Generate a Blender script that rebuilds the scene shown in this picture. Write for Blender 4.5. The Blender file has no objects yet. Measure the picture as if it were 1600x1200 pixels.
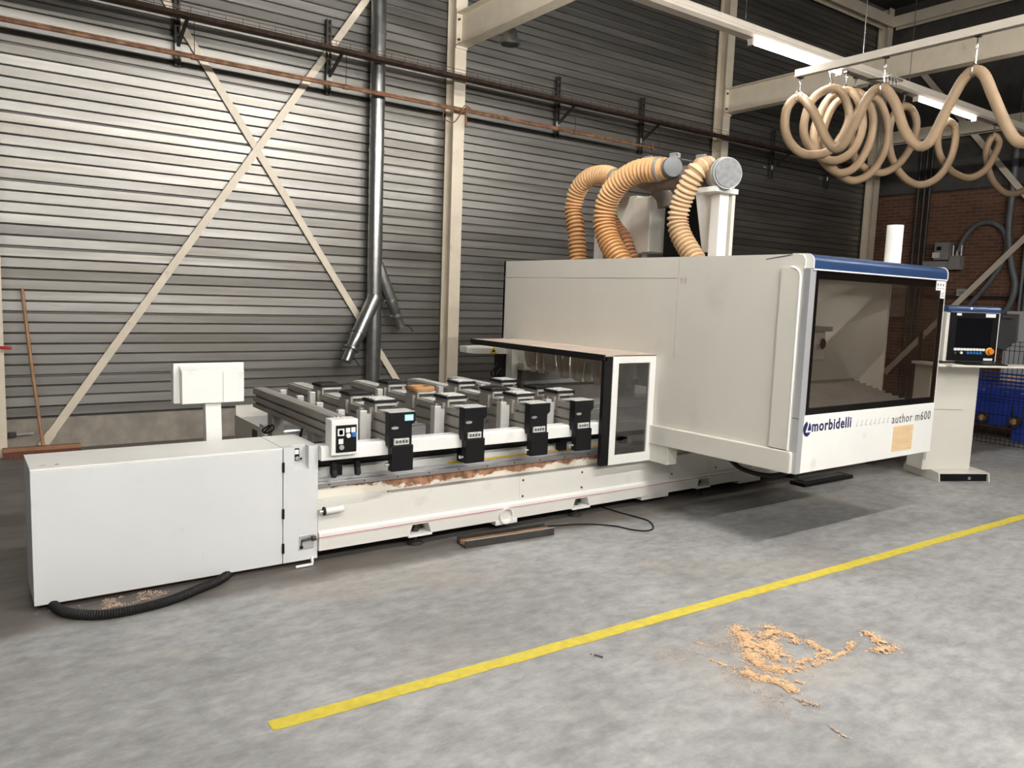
import bpy, bmesh, math, random
from mathutils import Vector, Matrix
random.seed(7)
S = bpy.context.scene
COL = S.collection
# ------------------------------------------------------------------ camera
cam_d = bpy.data.cameras.new('camera'); cam = bpy.data.objects.new('camera', cam_d); COL.objects.link(cam)
cam_d.sensor_width = 36; cam_d.lens = 27.345; cam_d.clip_end = 200; cam_d.clip_start = 0.05
_R = ((0.81308, -0.58102, 0.03627), (-0.03635, -0.11285, -0.99295), (0.58101, 0.80603, -0.11287))
cam.matrix_world = Matrix(((_R[0][0], -_R[1][0], -_R[2][0], 0), (_R[0][1], -_R[1][1], -_R[2][1], 0),
                           (_R[0][2], -_R[1][2], -_R[2][2], 1.7), (0, 0, 0, 1)))
S.camera = cam
# ------------------------------------------------------------------ world, exposure
w = bpy.data.worlds.new('hall_ambient'); S.world = w; w.use_nodes = True
w.node_tree.nodes['Background'].inputs[0].default_value = (1.0, 0.98, 0.96, 1)
w.node_tree.nodes['Background'].inputs[1].default_value = 0.03
S.view_settings.view_transform = 'Standard'; S.view_settings.look = 'None'
S.view_settings.exposure = 0.5; S.view_settings.gamma = 1; S.view_settings.use_curve_mapping = False
LAMP_COL = (1.0, 0.965, 0.92)
# luminaires hung in rows: (row y, height, list of (x start, watts))
LUM_ROWS = [(5.2, 4.27, [(3.1, 110), (6.52, 52), (9.70, 12)]),
            (1.0, 4.45, [(-3.1, 80), (0.1, 115), (3.1, 275), (6.3, 150), (9.5, 60)]),  # unseen row overhead; left tubes added to light the cabin side
            (-3.2, 4.45, [(-3.1, 290), (0.1, 360), (3.1, 320), (6.3, 240)])]  # unseen row added behind the camera as front light

# ------------------------------------------------------------------ helpers
class MB:
    def __init__(s): s.v = []; s.f = []; s.sm = []
    def add(s, vs, fs, smooth=False):
        o = len(s.v); s.v += [tuple(p) for p in vs]; s.f += [tuple(i + o for i in f) for f in fs]; s.sm += [smooth] * len(fs); return s
    def box(s, x0, x1, y0, y1, z0, z1):
        return s.add([(x0,y0,z0),(x1,y0,z0),(x1,y1,z0),(x0,y1,z0),(x0,y0,z1),(x1,y0,z1),(x1,y1,z1),(x0,y1,z1)],
                     [(0,3,2,1),(4,5,6,7),(0,1,5,4),(1,2,6,5),(2,3,7,6),(3,0,4,7)])
    def hexa(s, p):
        return s.add(p, [(0,3,2,1),(4,5,6,7),(0,1,5,4),(1,2,6,5),(2,3,7,6),(3,0,4,7)])
    def prism(s, pts, axis, a, b):
        n = len(pts)
        def P(q, t): return {'x': (t, q[0], q[1]), 'y': (q[0], t, q[1]), 'z': (q[0], q[1], t)}[axis]
        vs = [P(q, a) for q in pts] + [P(q, b) for q in pts]
        return s.add(vs, [tuple(range(n))[::-1], tuple(range(n, 2*n))] + [(i, (i+1) % n, n + (i+1) % n, n + i) for i in range(n)])
    def frame(s, x0, x1, z0, z1, l, r, b, t, y0, y1):   # rectangular ring facing y
        o = [(x0,z0),(x1,z0),(x1,z1),(x0,z1)]; n = [(x0+l,z0+b),(x1-r,z0+b),(x1-r,z1-t),(x0+l,z1-t)]
        vs = [(x,y0,z) for x,z in o+n] + [(x,y1,z) for x,z in o+n]; fs = []
        for i in range(4):
            j = (i+1) % 4
            fs += [(i,j,4+j,4+i), (8+j,8+i,12+i,12+j), (i,8+i,8+j,j), (4+i,4+j,12+j,12+i)]
        return s.add(vs, fs)
    def bar(s, p, q, wd, th, side=(0, 1, 0)):
        p = Vector(p); q = Vector(q); d = (q - p).normalized(); t = Vector(side); t = (t - d * t.dot(d)).normalized(); u = d.cross(t)
        c = []
        for e in (p, q):
            for a, b in ((-1,-1),(1,-1),(1,1),(-1,1)): c.append(e + u * a * wd / 2 + t * b * th / 2)
        return s.hexa(c)
    def tube(s, path, r, n=12, caps=True, closed=False):
        path = [Vector(p) for p in path]; m = len(path)
        rs = r if isinstance(r, (list, tuple)) else [r] * m
        vs = []; up = None
        for i in range(m):
            a = path[(i-1) % m] if (closed or i > 0) else path[i]; b = path[(i+1) % m] if (closed or i < m-1) else path[i]
            d = (b - a).normalized()
            if up is None:
                up = Vector((0,0,1)) if abs(d.z) < .9 else Vector((0,1,0))
            up = (up - d * up.dot(d))
            up = up.normalized() if up.length > 1e-6 else d.orthogonal().normalized()
            sd = d.cross(up)
            for k in range(n):
                t = 2 * math.pi * k / n; vs.append(path[i] + (up * math.cos(t) + sd * math.sin(t)) * rs[i])
        fs = []
        for i in range(m if closed else m - 1):
            j = (i + 1) % m
            for k in range(n): fs.append((i*n+k, i*n+(k+1) % n, j*n+(k+1) % n, j*n+k))
        s.add(vs, fs, True)
        if caps and not closed:
            o = len(s.v) - len(vs)
            s.f.append(tuple(o + k for k in range(n))[::-1]); s.sm.append(False)
            s.f.append(tuple(o + (m-1)*n + k for k in range(n))); s.sm.append(False)
        return s
    def cyl(s, p, q, r, r2=None, n=16): return s.tube([p, q], [r, r if r2 is None else r2], n)
    def ball(s, c, r, n=10):
        path = [(c[0], c[1], c[2] - r*math.cos(math.pi*i/8)) for i in range(9)]
        return s.tube(path, [max(1e-4, r*math.sin(math.pi*i/8)) for i in range(9)], n)
    def build(s, name, m, parent=None, bev=0, local=False, origin=None):
        me = bpy.data.meshes.new(name)
        if origin is None and parent is None and not local:
            xs = [p[0] for p in s.v]; ys = [p[1] for p in s.v]; zs = [p[2] for p in s.v]
            origin = ((min(xs)+max(xs))/2, (min(ys)+max(ys))/2, min(zs))
        off = Vector(origin) if origin else Vector((0,0,0))
        if parent is not None and not local: off = worg(parent)
        me.from_pydata([Vector(p) - off for p in s.v], [], s.f)
        me.polygons.foreach_set('use_smooth', s.sm); me.update()
        me.materials.append(m)
        if any(s.sm): me.set_sharp_from_angle(angle=math.radians(50))
        bm = bmesh.new(); bm.from_mesh(me); bmesh.ops.recalc_face_normals(bm, faces=bm.faces); bm.to_mesh(me); bm.free()
        o = bpy.data.objects.new(name, me); COL.objects.link(o)
        if parent is not None: o.parent = parent
        elif origin: o.location = origin
        if bev:
            b = o.modifiers.new('edge', 'BEVEL'); b.width = bev; b.segments = 2; b.limit_method = 'ANGLE'; b.angle_limit = math.radians(40)
        return o
def worg(o):
    v = Vector((0,0,0))
    while o is not None: v = v + o.location; o = o.parent
    return v
def tag(o, label, cat, group=None):
    o['label'] = label; o['category'] = cat
    if group: o['group'] = group
    return o
def thing(name, label, cat, loc=(0,0,0), rz=0, group=None):
    o = bpy.data.objects.new(name, None); COL.objects.link(o); o.location = loc; o.rotation_euler = (0,0,rz); o.empty_display_size = .2
    return tag(o, label, cat, group)
def struct(o): o['kind'] = 'structure'; return o
def copy_tree(o, parent=None):
    c = o.copy(); COL.objects.link(c); c.parent = parent
    for ch in list(o.children): copy_tree(ch, c)
    return c
def spline(pts, n=8, closed=False):
    P = [Vector(p) for p in pts]; out = []; m = len(P)
    for i in range(m if closed else m - 1):
        g = (lambda k: P[k % m]) if closed else (lambda k: P[min(max(k, 0), m-1)])
        a, b, c, d = g(i-1), g(i), g(i+1), g(i+2)
        for k in range(n):
            t = k / n
            out.append(.5 * ((2*b) + (-a + c)*t + (2*a - 5*b + 4*c - d)*t*t + (-a + 3*b - 3*c + d)*t**3))
    if not closed: out.append(P[-1])
    return out
def resample(path, step):
    out = [path[0]]; need = step
    for a, b in zip(path, path[1:]):
        L = (b - a).length; pos = 0.0
        while L - pos >= need:
            pos += need; out.append(a + (b - a) * (pos / L)); need = step
        need -= (L - pos)
    return out
def ribbed(mb, pts, r, amp, pitch, n=14, sub=10):
    p = resample(spline(pts, sub), pitch / 2)
    return mb.tube(p, [r + (amp if i % 2 else -amp) for i in range(len(p))], n)

# ------------------------------------------------------------------ materials
def mat(name, col, rough=.5, metal=0, var=.08, scale=6, bump=0, bscale=40, spec=.5, stretch=(1,1,1), rnd=0, dirt=None):
    m = bpy.data.materials.new(name); m.use_nodes = True; nt = m.node_tree; N = nt.nodes; L = nt.links
    b = N['Principled BSDF']; b.inputs['Roughness'].default_value = rough; b.inputs['Metallic'].default_value = metal
    b.inputs['Specular IOR Level'].default_value = spec
    tc = N.new('ShaderNodeTexCoord'); mp = N.new('ShaderNodeMapping'); mp.inputs['Scale'].default_value = stretch
    L.new(tc.outputs['Object'], mp.inputs['Vector'])
    vec = mp.outputs[0]
    if rnd:   # every copy gets its own stretch of the pattern
        oi = N.new('ShaderNodeObjectInfo'); mu = N.new('ShaderNodeMath'); mu.operation = 'MULTIPLY'; mu.inputs[1].default_value = 60
        av = N.new('ShaderNodeVectorMath'); av.operation = 'ADD'; L.new(oi.outputs['Random'], mu.inputs[0]); L.new(mu.outputs[0], av.inputs[1]); L.new(vec, av.inputs[0]); vec = av.outputs[0]
    no = N.new('ShaderNodeTexNoise'); no.inputs['Scale'].default_value = scale; no.inputs['Detail'].default_value = 6
    L.new(vec, no.inputs['Vector'])
    rp = N.new('ShaderNodeValToRGB'); rp.color_ramp.elements[0].position = .3; rp.color_ramp.elements[1].position = .7
    lo = tuple(c * (1 - var) for c in col) + (1,); hi = tuple(min(1, c * (1 + var)) for c in col) + (1,)
    rp.color_ramp.elements[0].color = lo; rp.color_ramp.elements[1].color = hi
    L.new(no.outputs['Fac'], rp.inputs[0]); out = rp.outputs[0]
    if rnd:
        oi = N.new('ShaderNodeObjectInfo'); hs = N.new('ShaderNodeHueSaturation'); mr = N.new('ShaderNodeMapRange')
        mr.inputs['To Min'].default_value = 1 - rnd; mr.inputs['To Max'].default_value = 1 + rnd
        L.new(oi.outputs['Random'], mr.inputs[0]); L.new(mr.outputs[0], hs.inputs['Value']); L.new(out, hs.inputs['Color']); out = hs.outputs[0]
    if dirt:
        n2 = N.new('ShaderNodeTexNoise'); n2.inputs['Scale'].default_value = dirt[1]; n2.inputs['Detail'].default_value = 8; L.new(vec, n2.inputs['Vector'])
        r2 = N.new('ShaderNodeValToRGB'); r2.color_ramp.elements[0].position = dirt[2]; r2.color_ramp.elements[1].position = dirt[3]
        L.new(n2.outputs['Fac'], r2.inputs[0]); mx = N.new('ShaderNodeMix'); mx.data_type = 'RGBA'
        L.new(r2.outputs[0], mx.inputs[0]); L.new(out, mx.inputs[6]); mx.inputs[7].default_value = dirt[0] + (1,); out = mx.outputs[2]
    L.new(out, b.inputs['Base Color'])
    if bump:
        n3 = N.new('ShaderNodeTexNoise'); n3.inputs['Scale'].default_value = bscale; n3.inputs['Detail'].default_value = 5; L.new(vec, n3.inputs['Vector'])
        bp = N.new('ShaderNodeBump'); bp.inputs['Strength'].default_value = bump; bp.inputs['Distance'].default_value = .01
        L.new(n3.outputs['Fac'], bp.inputs['Height']); L.new(bp.outputs[0], b.inputs['Normal'])
    return m
def emis(name, col, st):
    m = bpy.data.materials.new(name); m.use_nodes = True; nt = m.node_tree
    b = nt.nodes['Principled BSDF']; b.inputs['Base Color'].default_value = col + (1,)
    b.inputs['Emission Color'].default_value = col + (1,); b.inputs['Emission Strength'].default_value = st
    return m
def tinted(name, col, gloss=.04):
    m = bpy.data.materials.new(name); m.use_nodes = True; nt = m.node_tree; N = nt.nodes; L = nt.links
    N.remove(N['Principled BSDF'])
    tr = N.new('ShaderNodeBsdfTransparent'); tr.inputs[0].default_value = col + (1,)
    gl = N.new('ShaderNodeBsdfGlossy'); gl.inputs['Roughness'].default_value = .03; gl.inputs[0].default_value = (1,1,1,1)
    lw = N.new('ShaderNodeLayerWeight'); lw.inputs[0].default_value = .5
    pw = N.new('ShaderNodeMath'); pw.operation = 'POWER'; L.new(lw.outputs['Facing'], pw.inputs[0]); pw.inputs[1].default_value = 4
    fr = N.new('ShaderNodeMath'); fr.operation = 'MULTIPLY_ADD'; L.new(pw.outputs[0], fr.inputs[0]); fr.inputs[1].default_value = .8; fr.inputs[2].default_value = gloss
    mx = N.new('ShaderNodeMixShader'); L.new(fr.outputs[0], mx.inputs[0]); L.new(tr.outputs[0], mx.inputs[1]); L.new(gl.outputs[0], mx.inputs[2])
    L.new(mx.outputs[0], N['Material Output'].inputs[0]); return m

M = {}
M['white'] = mat('white_paint', (.80,.80,.77), .42, var=.03, scale=3, dirt=((.55,.50,.42), 5, .66, .95))
M['cabwhite'] = mat('cool_white_paint', (.66,.675,.675), .4, var=.03, scale=2, dirt=((.50,.47,.42), 6, .66, .98))
M['dustycream'] = mat('dusty_cream_top', (.55,.45,.38), .6, var=.15, scale=4, dirt=((.30,.20,.15), 5, .6, .85))
M['cream'] = mat('cream_paint', (.70,.68,.61), .42, var=.035, scale=1.5, dirt=((.52,.45,.36), 2, .62, 1.0))
M['bedcream'] = mat('bed_cream_paint', (.70,.69,.64), .45, var=.04, scale=2, dirt=((.45,.38,.28), 4, .64, .95))
M['steel_cream'] = mat('building_steel_paint', (.72,.64,.51), .5, var=.06, scale=5, bump=.08, dirt=((.45,.35,.25), 7, .64, .9))
M['black'] = mat('black_plastic', (.007,.007,.008), .38, var=.2, spec=.22)
M['rubber'] = mat('dark_rubber', (.009,.009,.009), .6, var=.2, spec=.3)
M['darksteel'] = mat('dark_steel', (.07,.065,.06), .5, .6, var=.2)
M['alu'] = mat('anodised_aluminium', (.62,.61,.58), .38, .35, var=.06, scale=3)
M['beamgrey'] = mat('grey_beam_extrusion', (.33,.315,.285), .42, .35, var=.08, scale=4)
M['railsteel'] = mat('ground_rail_steel', (.40,.39,.39), .35, .8, var=.1, scale=9)
M['chrome'] = mat('bright_steel', (.75,.75,.74), .2, 1, var=.03)
M['galv'] = mat('galvanised_duct', (.40,.41,.40), .28, .9, var=.12, scale=14)
M['silver'] = mat('silver_profile', (.56,.57,.59), .35, .5, var=.03)
M['blue'] = mat('blue_enamel', (.020,.048,.125), .3, var=.12, scale=5)
M['machineblue'] = mat('deep_blue_paint', (.012,.035,.26), .4, var=.15, scale=4)
M['navy'] = mat('navy_print', (.012,.015,.09), .5, var=.02)
M['greyprint'] = mat('grey_print', (.09,.09,.10), .5, var=.02)
M['lightprint'] = mat('light_grey_print', (.42,.43,.45), .5, var=.02)
M['tan'] = mat('plywood_patch', (.72,.52,.30), .6, var=.08, scale=10, stretch=(1,1,8))
M['rust'] = mat('rusty_pipe', (.20,.095,.05), .7, .2, var=.5, scale=10, dirt=((.33,.20,.12), 6, .5, .7))
M['traybrown'] = mat('rusted_tray', (.085,.05,.035), .7, .3, var=.4, scale=12)
M['wood'] = mat('wooden_handle', (.36,.20,.10), .55, var=.25, scale=6, stretch=(8,8,1))
M['bristle'] = mat('brown_bristles', (.13,.045,.03), .9, var=.3, scale=60)
M['broomwood'] = mat('broom_head_wood', (.30,.15,.08), .7, var=.25, scale=8)
M['hosetan'] = mat('tan_ribbed_hose', (.70,.43,.21), .45, var=.1, scale=4)
M['hosepale'] = mat('pale_tan_ribbed_hose', (.70,.52,.33), .45, var=.1, scale=4)
M['hosebrown'] = mat('brown_ribbed_hose', (.45,.24,.12), .5, var=.1, scale=4)
M['hosetan_membrane'] = mat('orange_hose_membrane', (.46,.22,.075), .5, var=.1)
M['hosepale_membrane'] = mat('tan_hose_membrane', (.50,.32,.17), .5, var=.1)
M['hosebrown_membrane'] = mat('brown_hose_membrane', (.28,.13,.06), .5, var=.1)
M['hosecoil'] = mat('beige_suction_hose', (.35,.245,.15), .5, var=.12, scale=3)
M['duct_dusty'] = mat('dusty_manifold', (.20,.17,.14), .55, .3, var=.25, scale=8)
M['capgrey'] = mat('grey_cap', (.16,.17,.18), .5, .2, var=.1)
M['caplight'] = mat('light_grey_cap', (.33,.34,.34), .45, .4, var=.08)
M['discgrey'] = mat('scuffed_grey_disc', (.20,.205,.21), .5, .2, var=.2, scale=25)
M['yellow'] = mat('yellow_floor_paint', (.60,.49,.055), .6, var=.12, scale=20, dirt=((.40,.38,.25), 14, .62, .8))
M['signyellow'] = mat('warning_yellow', (.85,.55,.02), .5, var=.03)
M['red'] = mat('red_plastic', (.55,.03,.02), .4, var=.05)
M['orange'] = mat('emergency_orange', (.80,.20,.03), .4, var=.05)
M['amber'] = mat('emergency_yellow', (.85,.55,.05), .4, var=.05)
M['keywhite'] = mat('white_key', (.85,.86,.86), .4, var=.02)
M['keyblue'] = mat('blue_key', (.03,.16,.45), .4, var=.05)
M['screen'] = mat('dark_screen', (.004,.004,.006), .15, var=.1, spec=.25)
M['lcd'] = emis('small_lcd', (.25,.62,.62), .5)
M['paper'] = mat('white_sticker', (.82,.82,.80), .5, var=.03)
M['fabric'] = mat('dusty_curtain', (.52,.46,.38), .85, var=.15, scale=9, stretch=(4,4,.6))
M['brick'] = None
M['concrete'] = mat('plinth_concrete', (.30,.27,.23), .85, var=.18, scale=9, bump=.35, bscale=25, dirt=((.19,.17,.15), 3, .5, .8))
M['wallback'] = mat('groove_shadow_metal', (.24,.23,.22), .6, .3, var=.1)
M['roof'] = mat('dark_roof_deck', (.05,.048,.045), .8, var=.2)
M['cladding'] = mat('dark_cladding', (.10,.095,.09), .6, .3, var=.15)
M['sawdust'] = mat('pale_sawdust', (.80,.55,.33), .9, var=.12, scale=30)
M['dustedge'] = mat('pinkish_dust', (.55,.42,.33), .95, var=.15, scale=30)
M['greybox'] = mat('grey_box', (.30,.29,.27), .5, var=.08)
M['bellows'] = mat('grey_bellows', (.20,.185,.165), .6, var=.1)
M['padtop'] = mat('pad_top_grey', (.60,.60,.57), .5, .1, var=.2, scale=30)
M['cork'] = mat('brown_pad', (.42,.22,.09), .7, var=.15)
M['glass'] = tinted('tinted_glazing', (.79,.77,.75))
M['hoodglass'] = tinted('hood_glazing', (.55,.54,.55), .09)
M['smoke'] = tinted('smoked_acrylic', (.62,.62,.63))
M['lamphousing'] = mat('lamp_trunking', (.55,.50,.43), .45, .1, var=.05)

def wall_mat():
    m = mat('galvanised_wall_tray', (.27,.262,.246), .41, .80, var=.14, scale=1.6, stretch=(.5,1,7), rnd=.22, bump=.05, bscale=9, dirt=((.20,.185,.16), 1.2, .45, .75))
    return m
M['wall'] = wall_mat()
def brick_mat():
    m = bpy.data.materials.new('red_brown_brickwork'); m.use_nodes = True; nt = m.node_tree; N = nt.nodes; L = nt.links; b = N['Principled BSDF']
    tc = N.new('ShaderNodeTexCoord'); mp = N.new('ShaderNodeMapping'); mp.inputs['Rotation'].default_value = (0, math.radians(90), math.radians(90))
    sx = N.new('ShaderNodeSeparateXYZ'); cx = N.new('ShaderNodeCombineXYZ'); L.new(tc.outputs['Object'], sx.inputs[0])
    L.new(sx.outputs[1], cx.inputs[0]); L.new(sx.outputs[2], cx.inputs[1])
    br = N.new('ShaderNodeTexBrick'); br.inputs['Scale'].default_value = 1; br.inputs['Brick Width'].default_value = .22; br.inputs['Row Height'].default_value = .065
    br.inputs['Mortar Size'].default_value = .006; br.inputs['Color1'].default_value = (.19,.085,.045,1); br.inputs['Color2'].default_value = (.12,.055,.035,1); br.inputs['Mortar'].default_value = (.22,.16,.12,1)
    L.new(cx.outputs[0], br.inputs['Vector']); L.new(br.outputs[0], b.inputs['Base Color']); b.inputs['Roughness'].default_value = .85
    bp = N.new('ShaderNodeBump'); bp.inputs['Strength'].default_value = .6; bp.inputs['Distance'].default_value = .01; bp.invert = True
    L.new(br.outputs['Fac'], bp.inputs['Height']); L.new(bp.outputs[0], b.inputs['Normal']); return m
M['brick'] = brick_mat()
def floor_mat():
    m = bpy.data.materials.new('worn_concrete_floor'); m.use_nodes = True; nt = m.node_tree; N = nt.nodes; L = nt.links; b = N['Principled BSDF']
    tc = N.new('ShaderNodeTexCoord'); P = tc.outputs['Object']
    def noise(sc, det=8, rough=.55, st=(1,1,1), dist=0):
        mp = N.new('ShaderNodeMapping'); mp.inputs['Scale'].default_value = st; L.new(P, mp.inputs[0])
        n = N.new('ShaderNodeTexNoise'); n.inputs['Scale'].default_value = sc; n.inputs['Detail'].default_value = det; n.inputs['Roughness'].default_value = rough
        n.inputs['Distortion'].default_value = dist; L.new(mp.outputs[0], n.inputs[0]); return n.outputs['Fac']
    def ramp(f, a, b_, ca=(0,0,0,1), cb=(1,1,1,1)):
        r = N.new('ShaderNodeValToRGB'); r.color_ramp.elements[0].position = a; r.color_ramp.elements[1].position = b_
        r.color_ramp.elements[0].color = ca; r.color_ramp.elements[1].color = cb; L.new(f, r.inputs[0]); return r.outputs[0]
    def mix(f, a, b_, blend='MIX'):
        x = N.new('ShaderNodeMix'); x.data_type = 'RGBA'; x.blend_type = blend
        if isinstance(f, float): x.inputs[0].default_value = f
        else: L.new(f, x.inputs[0])
        for s, v in ((6, a), (7, b_)):
            if isinstance(v, tuple): x.inputs[s].default_value = v
            else: L.new(v, x.inputs[s])
        return x.outputs[2]
    base = ramp(noise(1.1, 10, .6, dist=.4), .32, .68, (.275,.276,.276,1), (.40,.402,.40,1))
    fine = ramp(noise(7, 10, .7, (1,1.6,1)), .35, .7, (.66,.66,.66,1), (1.16,1.16,1.14,1))
    c = mix(1.0, base, fine, 'MULTIPLY')
    c = mix(ramp(noise(.75, 5, .5, dist=.6), .56, .72, (0,0,0,1), (.45,.45,.45,1)), c, (.40,.34,.27,1))      # dusty tan patches
    c = mix(ramp(noise(5, 9, .75, (.5,2.2,1), .8), .60, .72, (0,0,0,1), (.5,.5,.5,1)), c, (.11,.11,.112,1))      # scuffs
    c = mix(ramp(noise(22, 4, .6), .66, .74, (0,0,0,1), (.35,.35,.35,1)), c, (.37,.36,.33,1))                    # light specks
    c = mix(ramp(noise(2.2, 12, .8, (.6,2.6,1), 1.5), .54, .60, (0,0,0,1), (.30,.30,.30,1)), c, (.36,.345,.32,1))   # pale wear
    c = mix(ramp(noise(1.7, 14, .85, (3,.8,1), 2.0), .60, .66, (0,0,0,1), (.5,.5,.5,1)), c, (.13,.13,.13,1))   # tyre rubs
    # darker, browner tone on the machine strip along the wall
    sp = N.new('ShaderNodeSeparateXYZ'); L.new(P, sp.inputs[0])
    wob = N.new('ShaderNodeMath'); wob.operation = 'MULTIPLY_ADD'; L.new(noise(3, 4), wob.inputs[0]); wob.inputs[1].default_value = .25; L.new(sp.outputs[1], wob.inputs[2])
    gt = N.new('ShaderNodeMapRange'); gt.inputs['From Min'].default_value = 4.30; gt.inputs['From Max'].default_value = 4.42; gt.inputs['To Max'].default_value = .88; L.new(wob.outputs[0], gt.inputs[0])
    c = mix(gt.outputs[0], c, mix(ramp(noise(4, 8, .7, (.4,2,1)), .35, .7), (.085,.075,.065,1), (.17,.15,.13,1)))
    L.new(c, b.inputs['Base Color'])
    L.new(ramp(noise(2.5, 6), .3, .7, (.42,)*3 + (1,), (.62,)*3 + (1,)), b.inputs['Roughness'])
    bp = N.new('ShaderNodeBump'); bp.inputs['Strength'].default_value = .12; bp.inputs['Distance'].default_value = .006
    L.new(noise(30, 6, .7), bp.inputs['Height']); L.new(bp.outputs[0], b.inputs['Normal']); return m
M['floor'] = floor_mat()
def rustface_mat():
    m = bpy.data.materials.new('peeling_paint_over_rust'); m.use_nodes = True; nt = m.node_tree; N = nt.nodes; L = nt.links; b = N['Principled BSDF']
    tc = N.new('ShaderNodeTexCoord'); sp = N.new('ShaderNodeSeparateXYZ'); L.new(tc.outputs['Object'], sp.inputs[0])
    n = N.new('ShaderNodeTexNoise'); n.inputs['Scale'].default_value = 6; n.inputs['Detail'].default_value = 9; n.inputs['Roughness'].default_value = .65
    mp = N.new('ShaderNodeMapping'); mp.inputs['Scale'].default_value = (1,1,2); L.new(tc.outputs['Object'], mp.inputs[0]); L.new(mp.outputs[0], n.inputs[0])
    # rust starts under the rail and tongues down; less of it towards both ends
    a = N.new('ShaderNodeMapRange'); a.inputs['From Min'].default_value = .386; a.inputs['From Max'].default_value = .456; a.inputs['To Min'].default_value = -.20; a.inputs['To Max'].default_value = .20; L.new(sp.outputs[2], a.inputs[0])
    fx = N.new('ShaderNodeMapRange'); fx.inputs['From Min'].default_value = -3.45; fx.inputs['From Max'].default_value = -2.85; fx.inputs['To Min'].default_value = -.35; fx.inputs['To Max'].default_value = .05; L.new(sp.outputs[0], fx.inputs[0])
    fy = N.new('ShaderNodeMapRange'); fy.inputs['From Min'].default_value = -2.2; fy.inputs['From Max'].default_value = -1.3; fy.inputs['To Min'].default_value = 0; fy.inputs['To Max'].default_value = -.12; L.new(sp.outputs[0], fy.inputs[0])
    e1 = N.new('ShaderNodeMath'); e1.operation = 'ADD'; L.new(a.outputs[0], e1.inputs[0]); L.new(fx.outputs[0], e1.inputs[1])
    e2 = N.new('ShaderNodeMath'); e2.operation = 'ADD'; L.new(e1.outputs[0], e2.inputs[0]); L.new(fy.outputs[0], e2.inputs[1])
    e = N.new('ShaderNodeMath'); e.operation = 'ADD'; L.new(e2.outputs[0], e.inputs[0]); L.new(n.outputs['Fac'], e.inputs[1])
    r = N.new('ShaderNodeValToRGB'); r.color_ramp.elements[0].position = .45; r.color_ramp.elements[1].position = .50; L.new(e.outputs[0], r.inputs[0])
    n2 = N.new('ShaderNodeTexNoise'); n2.inputs['Scale'].default_value = 18; n2.inputs['Detail'].default_value = 6; L.new(tc.outputs['Object'], n2.inputs[0])
    r2 = N.new('ShaderNodeValToRGB'); r2.color_ramp.elements[0].color = (.16,.06,.03,1); r2.color_ramp.elements[1].color = (.42,.22,.12,1); r2.color_ramp.elements[0].position = .35; r2.color_ramp.elements[1].position = .65; L.new(n2.outputs['Fac'], r2.inputs[0])
    mx = N.new('ShaderNodeMix'); mx.data_type = 'RGBA'; L.new(r.outputs[0], mx.inputs[0]); mx.inputs[6].default_value = (.74,.70,.60,1); L.new(r2.outputs[0], mx.inputs[7])
    L.new(mx.outputs[2], b.inputs['Base Color']); b.inputs['Roughness'].default_value = .6; return m
M['rustface'] = rustface_mat()

def text(s, size, m, parent, loc, rot=(math.pi/2, 0, 0), name='lettering', bold=0.0, xs=1.0, ext=.0006, shear=0, sp_=1.0):
    cu = bpy.data.curves.new('txt', 'FONT'); cu.body = s; cu.size = size; cu.extrude = ext; cu.offset = bold; cu.shear = shear; cu.space_character = sp_; cu.resolution_u = 3
    to = bpy.data.objects.new('txt', cu); COL.objects.link(to)
    dg = bpy.context.evaluated_depsgraph_get(); me = bpy.data.meshes.new_from_object(to.evaluated_get(dg))
    bpy.data.objects.remove(to); bpy.data.curves.remove(cu)
    me.materials.clear(); me.materials.append(m)
    o = bpy.data.objects.new(name, me); COL.objects.link(o); o.parent = parent
    o.location = Vector(loc) - worg(parent); o.rotation_euler = rot; o.scale = (xs, 1, 1); return o

# ------------------------------------------------------------------ setting
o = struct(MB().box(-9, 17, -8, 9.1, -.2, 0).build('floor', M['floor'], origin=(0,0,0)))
W = 8.93
wb = struct(MB().box(-3, 15.6, W + .03, 9.15, 0, 7.7).build('wall_back', M['wallback'], origin=(6, 9.0, 0)))
MB().box(-3, 15.6, W - .015, W + .04, 0, .322).build('concrete_plinth', M['concrete'], wb, bev=.006)
MB().box(-3, 15.6, W - .03, W - .015, 0, .035).build('plinth_kerb', M['concrete'], wb, bev=.006)
MB().box(-3, 15.6, W - .02, W + .01, .322, .334).build('flashing', M['darksteel'], wb)
pitch = .1043
bays = [(-3, .2), (.2, 5.295), (5.295, 10.39), (10.39, 15.3)]
meshes = {}; tilts = [math.radians(random.uniform(-2.2, 2.2)) for _ in range(69)]   # no tray is folded quite true
for bi, (xa, xb) in enumerate(bays):
    for r in range(69):
        z0 = .336 + r * pitch; wide = (r % 6 == 3)
        g = .015 if wide else .007
        key = (bi, wide); tilt = tilts[r]
        if bi == 0 and r > 40: continue
        if key not in meshes:
            h = pitch - g; L = xb - xa
            # shallow folded tray: flat face, rolled lips top and bottom
            pr = [(.008, 0), (0, .005), (0, h - .008), (.009, h), (.028, h), (.028, 0)]
            q = MB().prism(pr, 'x', -L/2, L/2).build('panel', M['wall'], local=True)
            meshes[key] = q.data; q.parent = wb; q.location = Vector(((xa+xb)/2, W, z0)) - wb.location; q.rotation_euler.x = tilt
        else:
            q = bpy.data.objects.new('panel', meshes[key]); COL.objects.link(q); q.parent = wb; q.location = Vector(((xa+xb)/2, W, z0)) - wb.location; q.rotation_euler.x = tilt
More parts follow.
